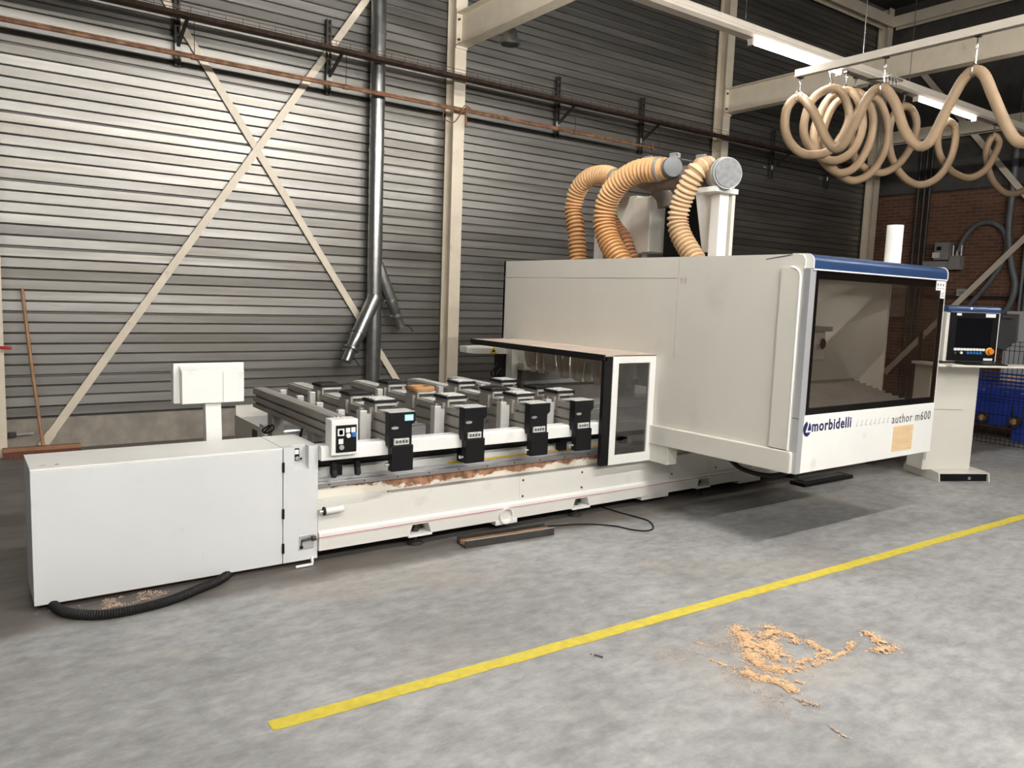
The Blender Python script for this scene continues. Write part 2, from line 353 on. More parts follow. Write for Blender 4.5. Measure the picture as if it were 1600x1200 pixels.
# brick end wall
wr = struct(MB().box(15.4, 15.6, -8, 9.1, 0, 3.98).build('wall_right', M['brick'], origin=(15.5, 0, 0)))
MB().box(15.36, 15.5, -8, 9.1, 3.98, 7.7).build('upper_cladding', M['cladding'], wr)
MB().box(15.365, 15.5, -8, 9.1, 3.95, 4.03).build('brick_coping', M['darksteel'], wr)
struct(MB().box(-9.1, -9, -8, 9.1, 0, 7.7).build('wall_left', M['cladding']))
struct(MB().box(-9, 15.6, -8.2, -8, 0, 7.7).build('wall_front', M['cladding']))
struct(MB().box(-9, 15.7, -8, 9.2, 7.6, 7.8).build('ceiling', M['roof']))

# ------------------------------------------------------------------ luminaires
_tm = {}
def tube_mat(wts):   # a tube that gives off that many watts of light
    if wts not in _tm: _tm[wts] = emis('fluorescent_tube_%d' % wts, LAMP_COL, wts / (math.pi * 2 * math.pi * .016 * 1.5))
    return _tm[wts]
def lum_row(y, z, lums, x0, x1, label, first):
    t = thing('light_trunking', label, 'light', ((x0+x1)/2, y, z), group='rows of fluorescent trunking')
    prof = [(y-.05, z+.03), (y-.09, z+.05), (y-.09, z+.075), (y-.05, z+.10), (y-.05, z+.15), (y+.05, z+.15), (y+.05, z+.10), (y+.09, z+.075), (y+.09, z+.05), (y+.05, z+.03)]
    MB().prism(prof, 'x', x0, x1).build('trunk_profile', M['lamphousing'], t)
    x = x0 + .6
    while x < x1:
        MB().cyl((x, y, z + .15), (x, y, 7.595), .004, n=6).build('suspension_wire', M['chrome'], t); x += 3.1
    for xs, wts in lums:
        L = 1.5
        MB().box(xs-.03, xs, y-.03, y+.03, z-.03, z+.035).build('lamp_holder', M['lamphousing'], t); MB().box(xs+L, xs+L+.03, y-.03, y+.03, z-.03, z+.035).build('lamp_holder', M['lamphousing'], t)
        MB().cyl((xs, y, z), (xs + L, y, z), .016, n=12).build('fluorescent_tube', tube_mat(wts), t)
    return t
names = ['fluorescent trunking hung on wires above the machine', 'unseen fluorescent trunking row added over the open floor', 'unseen fluorescent trunking row added farthest from the metal wall']
for i, (y, z, l) in enumerate(LUM_ROWS): lum_row(y, z, l, -4.5 if i else -3.5, 14.6 if i == 1 else 11 if i else 14.6, names[i], i == 0)

# ------------------------------------------------------------------ columns, beams, braces
def hprof(w, d, tf, tw):   # H profile, flanges parallel to x
    return [(-w/2,-d/2),(w/2,-d/2),(w/2,-d/2+tf),(tw/2,-d/2+tf),(tw/2,d/2-tf),(w/2,d/2-tf),(w/2,d/2),(-w/2,d/2),(-w/2,d/2-tf),(-tw/2,d/2-tf),(-tw/2,-d/2+tf),(-w/2,-d/2+tf)]
cx = [.293, 5.295, 10.40, 15.05]
clab = ['cream steel column at the left edge beside the broom', 'cream steel column right of the galvanised duct', 'cream steel column behind the dust hoses of the machine', 'cream steel corner column by the brick wall']
for x, lb in zip(cx, clab):
    t = thing('steel_column', lb, 'column', (x, 8.80, 0), group='steel wall columns')
    MB().prism([(x+a, 8.80+b) for a, b in hprof(.165, .2, .012, .012)], 'z', 0.012, 7.5).build('shaft', M['steel_cream'], t)
    MB().box(x-.13, x+.13, 8.66, 8.93, 0, .014).build('base_plate', M['steel_cream'], t)
for x, lb in ((5.295, 'cream roof beam bolted to the column by the duct'), (10.40, 'cream roof beam crossing behind the hose rail'), ):
    t = thing('roof_beam', lb, 'beam', (x, 8.7, 4.77), group='roof beams')
    MB().prism([(x+a, 4.965+b) for a, b in hprof(.165, .39, .014, .010)], 'y', 8.68, -7.9).build('beam_profile', M['steel_cream'], t)
    MB().box(x-.085, x+.085, 8.68, 8.70, 4.74, 5.20).build('end_plate', M['steel_cream'], t)
    for sx in (-.055, .055):
        for z in (4.84, 5.08): MB().cyl((x+sx, 8.70, z), (x+sx, 8.655, z), .016, n=6).build('bolt', M['darksteel'], t)
t = thing('eave_beam', 'dim steel eave beam along the top of the metal wall', 'beam', (12.5, 8.72, 7.1))
MB().prism([(8.72+b, 7.22+a) for a, b in hprof(.2, .2, .014, .012)], 'x', 5.4, 15.0).build('beam_profile', M['steel_cream'], t)
t = thing('gable_beam', 'dim steel beam along the top of the brick end wall', 'beam', (15.1, 3, 7.1))
MB().prism([(15.1+b, 7.22+a) for a, b in hprof(.2, .2, .014, .012)], 'y', -7.9, 8.68).build('beam_profile', M['steel_cream'], t)
t = thing('wall_girt', 'horizontal steel girt above the brick on the end wall', 'beam', (15.15, 3, 4.9))
MB().prism([(15.105+b, 5.02+a) for a, b in hprof(.22, .2, .014, .012)], 'y', -7.9, 8.68).build('beam_profile', M['steel_cream'], t)
def brace(p, q, label, side=(0,1,0), wd=.078):
    t = thing('diagonal_brace', label, 'brace', p, group='diagonal wall braces')
    MB().bar(p, q, wd, .012, side).build('flat_bar', M['steel_cream'], t)
    d = (Vector(q) - Vector(p)).normalized()
    MB().bar(Vector(p), Vector(p) + d*.16, wd*1.15, .016, side).build('gusset', M['steel_cream'], t)
    return t
brace((.672, 8.891, .04), (5.2, 8.891, 6.74), 'cream diagonal brace rising from beside the broom head')
brace((4.921, 8.905, .09), (.39, 8.905, 6.78), 'cream diagonal brace running down behind the galvanised duct')
brace((15.222, 8.3, .43), (15.222, 2.6, 6.9), 'steel diagonal brace rising behind the control console', (1,0,0), .10)
brace((15.237, 8.5, 6.7), (15.237, 3.0, 0.0), 'steel diagonal brace falling behind the right hose loops', (1,0,0), .10)

# ------------------------------------------------------------------ tray, pipe, duct, lamp
TY0, TY1, TZ = 8.50, 8.62, 4.335
t = thing('cable_tray', 'rust brown wire cable tray running along the metal wall', 'cable tray', (5, 8.56, TZ))
MB().prism([(TY0,TZ+.04),(TY0,TZ),(TY1,TZ),(TY1,TZ+.04),(TY1-.008,TZ+.04),(TY1-.008,TZ+.012),(TY0+.008,TZ+.012),(TY0+.008,TZ+.04)], 'x', -3, 15).build('tray_bottom', M['traybrown'], t)
for i, (dy, dz, r) in enumerate(((8.53, .027, .014), (8.555, .025, .012), (8.58, .03, .016), (8.602, .024, .01))):
    MB().tube([(x * .6 - 3, dy + .004*math.sin(x*1.3+i), TZ + dz + .003*math.sin(x*2.1+i*2)) for x in range(31)], r, 8).build('cable', M['traybrown'], t)
for yy in (TY0, TY1): MB().cyl((-3, yy, TZ+.095), (15, yy, TZ+.095), .0035, n=5).build('top_wire', M['traybrown'], t)
mb = MB(); x = -2.9
while x < 15:
    for yy in (TY0, TY1): mb.cyl((x, yy, TZ+.03), (x, yy, TZ+.095), .003, n=5)
    x += .17
mb.build('wire_uprights', M['traybrown'], t)['kind'] = 'stuff'
for x in (1.985, 3.625, 7.02, 8.67, 11.9, 13.6):
    b = MB().prism([(x-.03,8.862),(x-.012,8.862),(x-.012,8.892),(x+.012,8.892),(x+.012,8.862),(x+.03,8.862),(x+.03,8.905),(x-.03,8.905)], 'z', 3.935, 4.765).build('wall_strut', M['darksteel'], t)
    mb = MB()
    for k in range(9): mb.box(x-.012, x+.012, 8.868, 8.89, 3.96 + k*.09, 3.99 + k*.09)
    mb.build('strut_webs', M['darksteel'], b)['kind'] = 'stuff'
    MB().bar((x, 8.87, 4.12), (x + .02, 8.53, 4.325), .03, .03).build('tray_arm', M['darksteel'], t)
    MB().box(x-.03, x+.03, 8.84, 8.862, 4.08, 4.15).build('arm_foot', M['chrome'], t)
    MB().cyl((x + .10, 8.60, TZ), (x + .10, 8.60, 4.0), .004, n=6).build('hanger_rod', M['traybrown'], t)
PZ = 3.98
t = thing('compressed_air_pipe', 'thin rusty pipe running along the wall below the cable tray', 'pipe', (3, 8.6, PZ))
MB().cyl((-3, 8.60, PZ), (8.645, 8.60, PZ), .019, n=10).build('pipe', M['rust'], t)
MB().cyl((-3, 8.63, PZ+.03), (8.3, 8.63, PZ+.03), .011, n=8).build('thin_line', M['rust'], t)
for x in (2.08, 3.72, 5.26, 7.12): MB().cyl((x-.03, 8.60, PZ), (x+.03, 8.60, PZ), .027, n=10).build('coupling', M['rust'], t)
b = MB().cyl((5.32, 8.575, PZ+.04), (5.32, 8.575, PZ-.20), .014, n=8).build('drop_leg', M['rust'], t)
MB().tube(spline([(5.38, 8.57, PZ+.03), (5.28, 8.54, PZ+.05), (5.22, 8.56, PZ-.07), (5.14, 8.58, PZ-.17), (5.02, 8.62, PZ-.13), (5.04, 8.62, PZ-.02)], 6), .008, 8).build('loose_loop', M['rust'], t)
MB().cyl((8.645, 8.60, PZ-.04), (8.645, 8.60, PZ+.06), .024, n=10).build('end_valve', M['rust'], t)

t = thing('extraction_duct', 'galvanised vertical extraction duct with two capped branch spouts', 'duct', (4.212, 8.80, 0))
DX, DY, DR = 4.205, 8.785, .088
zs = [.03, 1.0, 1.52, 3.37, 3.96, 4.72, 7.5]
for a, b_ in zip(zs, zs[1:]):
    MB().cyl((DX, DY, a), (DX, DY, b_), DR, DR*.985, 28).build('duct_section', M['galv'], t)
for z in zs[1:-1]:
    MB().cyl((DX, DY, z-.015), (DX, DY, z+.015), DR+.005, n=28).build('collar', M['galv'], t)
MB().cyl((DX, DY, 0), (DX, DY, .03), .10, n=24).build('floor_cap', M['galv'], t)
def spout(p, q, r0, r1, name):
    p = Vector(p); q = Vector(q); d = q - p
    s = MB().tube([p, p + d*.55, p + d*.60, p + d*.8, p + d*.82, q], [r0, r0*.98, r0*.9, r0*.86, r1, r1], 20).build(name, M['galv'], t)
    for f in (.57, .81):
        c = p + d*f; MB().cyl(c - d.normalized()*.012, c + d.normalized()*.012, r0 + .006, n=20).build('clamp_ring', M['galv'], s)
        MB().bar(c + Vector((-r0-.03, -.01, .0)), c + Vector((-r0+.02, -.01, .0)), .02, .02).build('clamp_latch', M['galv'], s)
    MB().tube(spline([q + Vector((.02,0,.03)), q + Vector((.10,-.02,.02)), q + Vector((.16,-.02,-.05))], 4), .006, 6).build('loose_strap', M['rubber'], s)
spout((4.20, 8.76, 1.62), (3.765, 8.60, .855), .085, .060, 'branch_spout')
spout((4.25, 8.80, 2.02), (4.555, 8.74, 1.25), .075, .058, 'branch_spout')
t = thing('pendant_lamp', 'small round metal lamp hanging beside the roof beam', 'lamp', (5.6, 8.07, 4.72))
MB().tube([(5.6,8.07,4.72),(5.6,8.07,4.745),(5.6,8.07,4.80),(5.6,8.07,4.88),(5.6,8.07,4.93)], [.125,.125,.09,.085,.03], 24).build('lamp_shade', M['galv'], t)
MB().cyl((5.6,8.07,4.712),(5.6,8.07,4.722), .105, n=24).build('lens', M['darksteel'], t)
MB().cyl((5.6,8.07,4.93),(5.6,8.07,7.595), .008, n=8).build('stem', M['darksteel'], t)

# ------------------------------------------------------------------ broom, red hook, wall hook
t = thing('broom', 'wide wooden push broom leaning upright against the metal wall', 'broom', (.60, 8.66, 0))
MB().tube([(.66, 8.60, .10), (.60, 8.72, .8), (.545, 8.84, 1.60)], [.017, .016, .015], 12).build('handle', M['wood'], t)
MB().box(.33, .98, 8.585, 8.66, .055, .095).build('head', M['broomwood'], t, bev=.006)
MB().prism([(8.58,.055),(8.665,.055),(8.68,.0),(8.56,.0)], 'x', .335, .975).build('bristles', M['bristle'], t)
tag(MB().tube(spline([(.20, 8.66, 1.045), (.30, 8.64, 1.05), (.36, 8.60, 1.048), (.43, 8.58, 1.045)], 5), .014, 8).build('red_hook', M['red']), 'small red hook sticking out from the left edge column', 'hook')
t = thing('wall_tap', 'small dark fitting with a bright lever low on the plinth', 'fitting', (.45, 8.88, .16))
MB().box(.39, .46, 8.87, 8.915, .15, .20).build('fitting_body', M['darksteel'], t, bev=.006)
MB().bar((.46, 8.86, .18), (.60, 8.85, .185), .018, .01).build('lever', M['chrome'], t)

# ------------------------------------------------------------------ electrical cabinet (left)
F = 4.484; B = 4.892; ZT = .748; ZB = .036
t = thing('switch_cabinet', 'long low white machine cabinet standing at the bed end', 'cabinet', (1.035, 4.69, 0))
MB().box(.284, 1.566, F + .012, B, ZB, ZT - .006).box(1.572, 1.786, F + .06, B, ZB, ZT - .004).build('body', M['cabwhite'], t)
MB().box(.282, 1.567, F - .002, F + .012, ZB, ZT - .012).build('door', M['cabwhite'], t, bev=.003)
MB().box(.282, 1.567, F, B, ZT - .012, ZT).build('lid', M['white'], t, bev=.003)
# end section with its recess
x0, x1, rx0, rx1, rz0, rz1 = 1.573, 1.788, 1.640, 1.728, .612, ZT
mb = MB().box(x0, rx0, F, F+.06, ZB, ZT).box(rx1, x1, F, F+.06, ZB, ZT).box(rx0, rx1, F, F+.06, ZB, rz0-.012)
mb.hexa([(rx0,F,rz0-.012),(rx1,F,rz0-.012),(rx1,F+.06,rz0-.012),(rx0,F+.06,rz0-.012),(rx0,F,rz0-.008),(rx1,F,rz0-.008),(rx1,F+.06,rz0+.022),(rx0,F+.06,rz0+.022)])
e = mb.build('end_section', M['cabwhite'], t)
MB().box(x0, x1, F + .06, B, ZT - .004, ZT).build('end_lid', M['white'], t)
sw = MB().box(1.652, 1.686, F+.044, F+.06, .655, .728).build('switch_plate', M['black'], t)
MB().box(1.657, 1.681, F+.041, F+.045, .694, .722).build('switch_label', M['paper'], sw)
MB().cyl((1.668, F+.05, .672), (1.668, F+.03, .672), .012, n=12).build('rotary_switch', M['chrome'], sw)
MB().ball((1.697, F+.045, .664), .007).build('knob', M['black'], t)
for z in (.60, .315, .10): MB().box(1.562, 1.577, F-.012, F, z, z+.062).build('hinge', M['black'], t, bev=.003)
lt = MB().box(1.669, 1.765, F-.004, F, .105, .195).build('latch_plate', M['silver'], t, bev=.002)
MB().cyl((1.685, F-.014, .165), (1.755, F-.014, .172), .008, n=8).build('latch_rod', M['darksteel'], lt)
MB().cyl((1.744, F-.02, .172), (1.768, F-.02, .172), .016, n=10).build('latch_nut', M['darksteel'], lt)
MB().cyl((1.685, F-.008, .165), (1.683, F-.008, .125), .004, n=6).build('latch_cord', M['darksteel'], lt)
MB().ball((1.684, F-.008, .122), .011).build('latch_knob', M['black'], lt)
MB().box(.30, 1.76, F + .07, B - .05, 0, ZB).build('plinth', M['rust'], t)
MB().tube([(1.752, F+.0, .05), (1.752, F-.01, .022), (1.745, F-.03, .012), (1.64, F-.03, .011)], .009, 10).build('foot_bracket', M['white'], t)
MB().box(.33, .36, 4.56, 4.563, ZT, ZT+.001).box(.40, .415, 4.555, 4.565, ZT, ZT+.002).build('lid_marks', M['greyprint'], t)
# crank handle on the bed side of the cabinet
t = thing('crank_handle', 'white ribbed crank grip sticking out beside the cabinet', 'handle', (1.85, 4.44, .34))
MB().cyl((1.79, 4.46, .335), (1.815, 4.46, .335), .014, n=12).build('hub', M['chrome'], t)
MB().cyl((1.815, 4.46, .335), (1.825, 4.46, .335), .026, n=16).build('collar', M['rubber'], t)
ribbed(MB(), [(1.825, 4.46, .335), (1.89, 4.46, .337), (1.95, 4.46, .339)], .022, .0015, .016, 16).build('grip', M['white'], t)
# operator panel on a post behind the cabinet
t = thing('operator_terminal', 'back of a small white terminal on a post behind the cabinet', 'terminal', (1.30, 5.0, 0))
MB().box(1.25, 1.345, 4.95, 5.02, 0, .70).build('post', M['white'], t, bev=.004)
MB().hexa([(1.25,4.95,.70),(1.345,4.95,.70),(1.345,5.02,.70),(1.25,5.02,.70),(1.248,4.965,1.0),(1.343,4.965,1.0),(1.343,5.03,1.0),(1.248,5.03,1.0)]).build('post_head', M['white'], t, bev=.003)
MB().box(1.07, 1.492, 4.99, 5.06, .972, 1.222).build('housing', M['white'], t, bev=.004)
bk = MB().hexa([(1.105,4.93,.975),(1.475,4.93,.975),(1.475,4.99,.968),(1.105,4.99,.968),(1.105,4.93,1.172),(1.475,4.93,1.172),(1.482,4.99,1.205),(1.10,4.99,1.205)]).build('back_cover', M['white'], t, bev=.004)
MB().box(1.345, 1.347, 4.9285, 4.931, .978, 1.170).build('cover_seam', M['greybox'], bk)
MB().box(1.07, 1.492, 4.985, 5.062, 1.222, 1.228).build('top_gasket', M['black'], t)

# ------------------------------------------------------------------ machine bed
BX0, BX1 = 1.79, 8.85
t = thing('machine_bed', 'long cream steel machine bed with a rust streaked rail', 'machine bed', (5.3, 5.4, 0))
feet = [2.50, 3.92, 5.34, 6.76, 8.18]
# lower band, cut out over each foot
xs = [BX0] + [f + s for f in feet for s in (-1, 1)]
edges = []
cur = BX0
for fX in feet:
    edges.append((cur, fX)); cur = fX
edges.append((cur, BX1))
for i, (a, b_) in enumerate(edges):
    la = a if i == 0 else a + .085; lt_ = a if i == 0 else a + .060
    ra = b_ if i == len(edges)-1 else b_ - .085; rt = b_ if i == len(edges)-1 else b_ - .060
    MB().prism([(la, .085), (ra, .085), (rt, .155), (rt, .156), (lt_, .156), (lt_, .155)], 'y', 4.46, 4.56).build('lower_band', M['bedcream'], t)
MB().prism([(4.46,.156),(4.46,.192),(4.485,.206),(4.56,.206),(4.56,.156)], 'x', BX0, BX1).build('band_ledge', M['white'], t, bev=.002)
MB().box(BX0, BX1, 4.56, 4.58, .085, .21).build('inner_band', M['darksteel'], t)
MB().cyl((BX0-.02, 4.452, .172), (BX1, 4.452, .172), .0018, n=5).build('red_cord', M['red'], t)
sx = [BX0, 3.335, 4.92, 6.5, BX1]
for a, b_ in zip(sx, sx[1:]):
    if a == BX0:
        p = MB().prism([(a+.001,.206),(b_-.001,.206),(b_-.001,.385),(2.30,.385),(2.24,.378),(2.20,.362),(2.10,.352),(a+.001,.340)], 'y', 4.485, 4.52).build('side_panel', M['bedcream'], t)
        MB().box(a, 2.35, 4.56, 4.58, .30, .39).build('lower_seat', M['bedcream'], t)
    else: p = MB().box(a + .001, b_ - .001, 4.485, 4.52, .206, .385).build('side_panel', M['bedcream'], t)
    if a > 2:
        for bx in (a + .03, a + .60):
            for z in (.235, .355): MB().cyl((bx, 4.488, z), (bx, 4.480, z), .008, n=10).build('bolt', M['darksteel'], p)
MB().box(2.3, BX1, 4.50, 4.58, .375, .386).build('gutter', M['greybox'], t)
MB().prism([(4.565,.386),(4.575,.458),(4.62,.458),(4.62,.386)], 'x', BX0, BX1).build('rail_seat', M['rustface'], t)
rl = MB().box(BX0 + .02, BX1, 4.553, 4.60, .458, .492).build('guide_rail', M['railsteel'], t, bev=.003)
x = BX0 + .1
mb = MB()
while x < BX1: mb.cyl((x, 4.556, .475), (x, 4.549, .475), .005, n=8); x += .24
mb.build('rail_screws', M['darksteel'], rl)['kind'] = 'stuff'
MB().box(BX0, BX1, 4.585, 4.66, .492, .512).build('rail_back', M['silver'], t)
MB().prism([(4.60,.505),(4.60,.514),(4.685,.556),(4.70,.556),(4.70,.505)], 'x', BX0 + .01, BX1).build('cover_strip', M['white'], t)
MB().prism([(4.597,.508),(4.597,.515),(4.61,.5215),(4.61,.51)], 'x', BX0 + 1.0, BX1).build('yellow_edge', M['signyellow'], t)
MB().box(BX0 + .05, BX1, 4.715, 4.73, .475, .66).build('gap_shade_plate', M['rubber'], t)  # black plate stands in for shade in the gap under the front beam
MB().box(BX0, BX1, 4.62, 6.2, .10, .46).build('bed_body', M['bedcream'], t)
MB().box(BX0, BX1, 4.675, 5.85, .46, .475).build('bed_deck', M['greybox'], t)
for yy in (4.86, 5.66):
    MB().cyl((BX0 + .15, yy, .62), (BX1, yy, .62), .018, n=10).build('linear_shaft', M['chrome'], t)
    MB().box(BX0 + .15, BX1, yy-.05, yy+.05, .475, .59).build('shaft_support', M['silver'], t)
# rear cable trough
MB().box(1.90, BX1, 5.88, 6.60, .28, .30).box(1.90, BX1, 5.88, 5.90, .30, .62).box(1.90, BX1, 6.58, 6.60, .30, .70).build('rear_trough', M['cream'], t)
MB().box(1.90, BX1, 5.90, 6.58, .585, .60).build('trough_cover', M['silver'], t)
MB().box(1.895, 1.905, 5.88, 6.60, .10, .62).build('trough_end', M['cream'], t)
MB().box(1.892, 1.896, 6.0, 6.12, .40, .58).build('trough_vent', M['darksteel'], t)
MB().prism([(5.86,.60),(5.86,.635),(5.88,.645),(5.96,.645),(5.96,.60)], 'x', 1.90, BX1).build('trough_lip', M['silver'], t)
for i, fX in enumerate(feet):
    ft = MB().cyl((fX, 4.53, 0), (fX, 4.53, .012), .055, n=20).cyl((fX, 4.53, .012), (fX, 4.53, .03), .05, .025, 20).build('levelling_foot', M['darksteel'], t)
    MB().cyl((fX, 4.53, .02), (fX, 4.53, .15), .014, n=10).build('threaded_stud', M['darksteel'], ft)
    MB().box(fX - .09, fX + .09, 4.455, 4.60, .072, .088).build('foot_plate', M['white'], ft, bev=.002)
    MB().cyl((fX, 4.53, .088), (fX, 4.53, .112), .024, n=6).build('lock_nut', M['darksteel'], ft)
    MB().cyl((fX, 6.0, 0), (fX, 6.0, .12), .04, n=12).build('rear_foot', M['darksteel'], t)
for X in (4.75, 6.0, 7.3): MB().box(X-.16, X+.16, 4.47, 4.60, .05, .088).build('ballast_block', M['bedcream'], t, bev=.003)
pp = MB()
ring = [(3.20 + .058*math.cos(a*math.pi/12), .118 + .058*math.sin(a*math.pi/12)) for a in range(24)]
pp.tube([(3.20, 4.44, .118), (3.20, 4.56, .118)], .060, 24, caps=False)
pp.tube([(3.20, 4.56, .118), (3.20, 4.44, .118), (3.20, 4.439, .118)], [.050, .050, .060], 24, caps=False)
pb = pp.build('lifting_tube', M['white'], t)
MB().cyl((3.20, 4.555, .118), (3.20, 4.56, .118), .052, n=24).build('tube_bottom', M['darksteel'], pb)  # dark disc stands in for the shade inside the tube
MB().box(3.11, 3.30, 4.45, 4.56, .055, .088).build('tube_bracket', M['white'], pb, bev=.003)

# ------------------------------------------------------------------ front guard rail of the work table
t = thing('table_front_beam', 'white box beam running along the front of the work table', 'beam', (2.9, 4.49, .66))
MB().prism([(4.44,.656),(4.44,.735),(4.455,.748),(4.54,.748),(4.54,.656)], 'x', 1.79, 4.55).build('box_beam', M['white'], t, bev=.002)
for x in (1.93, 2.09): MB().bar((x, 4.60, .655), (x-.03, 4.50, .535), .03, .03).build('rubber_stay', M['rubber'], t)
for x in (1.95, 2.9, 3.8, 4.45): MB().box(x-.03, x+.03, 4.56, 4.62, .526, .66).build('beam_post', M['black'], t)

# ------------------------------------------------------------------ work beams
def side_profile(hw, z0, z1, slots):
    # closed outline in (x, z) with T slots cut into both flanks
    R_ = [(hw, z0)]
    for z in slots: R_ += [(hw, z-.008), (hw-.02, z-.008), (hw-.02, z+.008), (hw, z+.008)]
    R_ += [(hw, z1)]
    L_ = [(-x, z) for x, z in reversed(R_)]
    return R_ + [(hw-.03, z1), (hw-.03, z1-.008), (-hw+.03, z1-.008), (-hw+.03, z1)] + L_
BEAM_X = [2.30, 2.855, 3.41, 3.83]
blab = ['grey pod beam nearest the keypad box with a lit display', 'grey pod beam carrying the brown ring pad', 'grey pod beam third from the white keypad box', 'grey pod beam deepest under the hood']
def make_beam():
    t = thing('work_beam', blab[0], 'beam', (0, 4.44, 0))
    MB().prism(side_profile(.082, .745, .915, (.785, .865)), 'y', 4.45, 6.22).build('beam_extrusion', M['beamgrey'], t)
    MB().box(-.045, .045, 4.50, 6.24, .912, .921).build('scale_strip', M['padtop'], t)
    MB().box(-.080, .088, 6.22, 6.24, .745, .915).build('rear_plate', M['beamgrey'], t)
    c = MB().prism([(-.080,.715),(.080,.715),(.080,.85),(.105,.87),(.105,.935),(-.080,.935)], 'y', 4.385, 4.45).build('end_cap', M['black'], t, bev=.004)
    MB().box(-.080, .10, 4.39, 4.52, .935, .939).build('cap_top_plate', M['padtop'], c)
    MB().box(-.066, .088, 4.375, 4.43, .555, .722).build('lower_cover', M['black'], t, bev=.004)
    MB().prism([(-.045+.026*math.cos(k*math.pi/8)-.0, .838+.010*math.sin(k*math.pi/8)) for k in range(16)], 'y', 4.378, 4.386).build('grip_slot', M['chrome'], c)
    pl = MB().box(-.052, .055, 4.374, 4.386, .728, .768).build('label_plate', M['padtop'], c)
    mb = MB()
    for k in range(4): mb.box(-.04 + k*.023, -.024 + k*.023, 4.372, 4.3745, .738, .757)
    mb.build('label_print', M['greyprint'], pl)
    s = MB().box(-.185, -.135, 4.60, 4.66, .70, .925).build('stop_cylinder', M['alu'], t, bev=.004)
    MB().cyl((-.16, 4.63, .925), (-.16, 4.63, .945), .02, n=12).build('stop_pin', M['chrome'], s)
    MB().box(-.135, -.105, 4.605, 4.655, .72, .90).build('stop_bracket', M['alu'], s)
    s = MB().box(-.155, -.11, 5.55, 5.60, .72, .93).build('stop_cylinder', M['alu'], t, bev=.004)
    MB().box(.09, .135, 4.56, 5.05, .84, .885).build('hose_guard', M['broomwood'], t)
    MB().box(.09, .15, 4.55, 4.62, .80, .875).build('valve_block', M['black'], t, bev=.004)
    for yy in (4.86, 5.66): 
        MB().box(-.075, .075, yy-.06, yy+.06, .585, .745).build('slide_carriage', M['beamgrey'], t, bev=.004)
    MB().prism([(.02,.66),(.16,.66),(.16,.70),(.10,.76),(.04,.76)], 'y', 4.95, 5.06).build('brake_housing', M['silver'], t)
    MB().tube(spline([(.12, 4.70, .87), (.16, 4.85, .74), (.12, 5.0, .64), (.14, 5.2, .60)], 6), .007, 8).build('air_line', M['black'], t)
    MB().tube(spline([(-.10, 4.68, .74), (-.15, 4.74, .66), (-.09, 4.8, .61)], 6), .006, 8).build('air_line', M['black'], t)
    MB().cyl((-.10, 4.40, .60), (-.075, 4.40, .60), .012, n=10).build('side_button', M['chrome'], t)
    return t
beam = make_beam()
for i, x in enumerate(BEAM_X):
    b = beam if i == 0 else copy_tree(beam)
    b.location.x = x; b['label'] = blab[i]; b['group'] = 'pod beams of the work table'
# lit display only on the first pod beam
cap0 = [c for c in beam.children if c.name.startswith('end_cap')][0]
MB().box(2.325, 2.385, 4.379, 4.386, .880, .918).build('lcd_display', M['lcd'], cap0)
mbx = MB(); [mbx.box(2.332 + k*.017, 2.341 + k*.017, 4.3775, 4.3795, .888, .910) for k in range(3)]; mbx.build('display_digits', M['paper'], cap0)
# first narrow beam with the keypad box
t = thing('work_beam', 'narrow grey aluminium beam ending in a white keypad box', 'beam', (1.925, 4.44, 0))
MB().prism([(1.925 + x, z) for x, z in side_profile(.048, .765, .915, (.805, .86))], 'y', 4.49, 6.05).build('beam_extrusion', M['beamgrey'], t)
for dx in (-.03, -.005, .02): MB().box(1.925 + dx - .005, 1.925 + dx + .005, 4.49, 6.05, .905, .919).build('top_strip', M['alu'], t)
kb = MB().box(1.838, 2.012, 4.40, 4.50, .690, .912).build('keypad_box', M['white'], t, bev=.006)
kp = MB().box(1.866, 2.000, 4.396, 4.401, .708, .876).build('keypad_face', M['black'], kb)
def key(x0, x1, z0, z1, m, n): return MB().box(x0, x1, 4.393, 4.3965, z0, z1).build(n, m, kp)
key(1.876, 1.918, .812, .856, M['paper'], 'key_label'); key(1.885, 1.909, .820, .848, M['greybox'], 'rocker_switch')
key(1.929, 1.956, .830, .858, M['paper'], 'key_label'); key(1.964, 1.991, .830, .860, M['paper'], 'key_label')
key(1.882, 1.912, .762, .793, M['paper'], 'key_label')
key(1.966, 1.998, .800, .829, M['keyblue'], 'blue_plate')
for x, z, m_, r in ((1.943,.812,'keywhite',.014), (1.980,.814,'keyblue',.013), (1.899,.742,'chrome',.016)):
    MB().cyl((x, 4.396, z), (x, 4.384, z), r, n=16).build('push_button', M[m_], kp)
for yy in (4.86, 5.66): MB().box(1.88, 1.97, yy-.05, yy+.05, .585, .765).build('slide_carriage', M['beamgrey'], t, bev=.004)
MB().cyl((1.83, 4.80, .66), (2.0, 4.80, .66), .045, n=14).box(1.83, 1.97, 4.74, 4.86, .60, .66).build('drive_motor', M['darksteel'], t)
MB().tube(spline([(1.88, 5.0, .76), (1.85, 4.95, .70), (1.87, 4.86, .67)], 6), .008, 8).build('motor_cable', M['black'], t)
MB().tube(spline([(1.84, 5.55, .70), (1.80, 5.58, .66), (1.84, 5.62, .63), (1.88, 5.58, .66), (1.86, 5.55, .70), (1.82, 5.6, .64)], 6), .006, 6).build('cable_loop', M['black'], t)
for yy in (4.64, 5.0, 5.36, 5.72): MB().box(1.975, 2.02, yy-.02, yy+.02, .87, .935).build('pin_block', M['alu'], t, bev=.003)

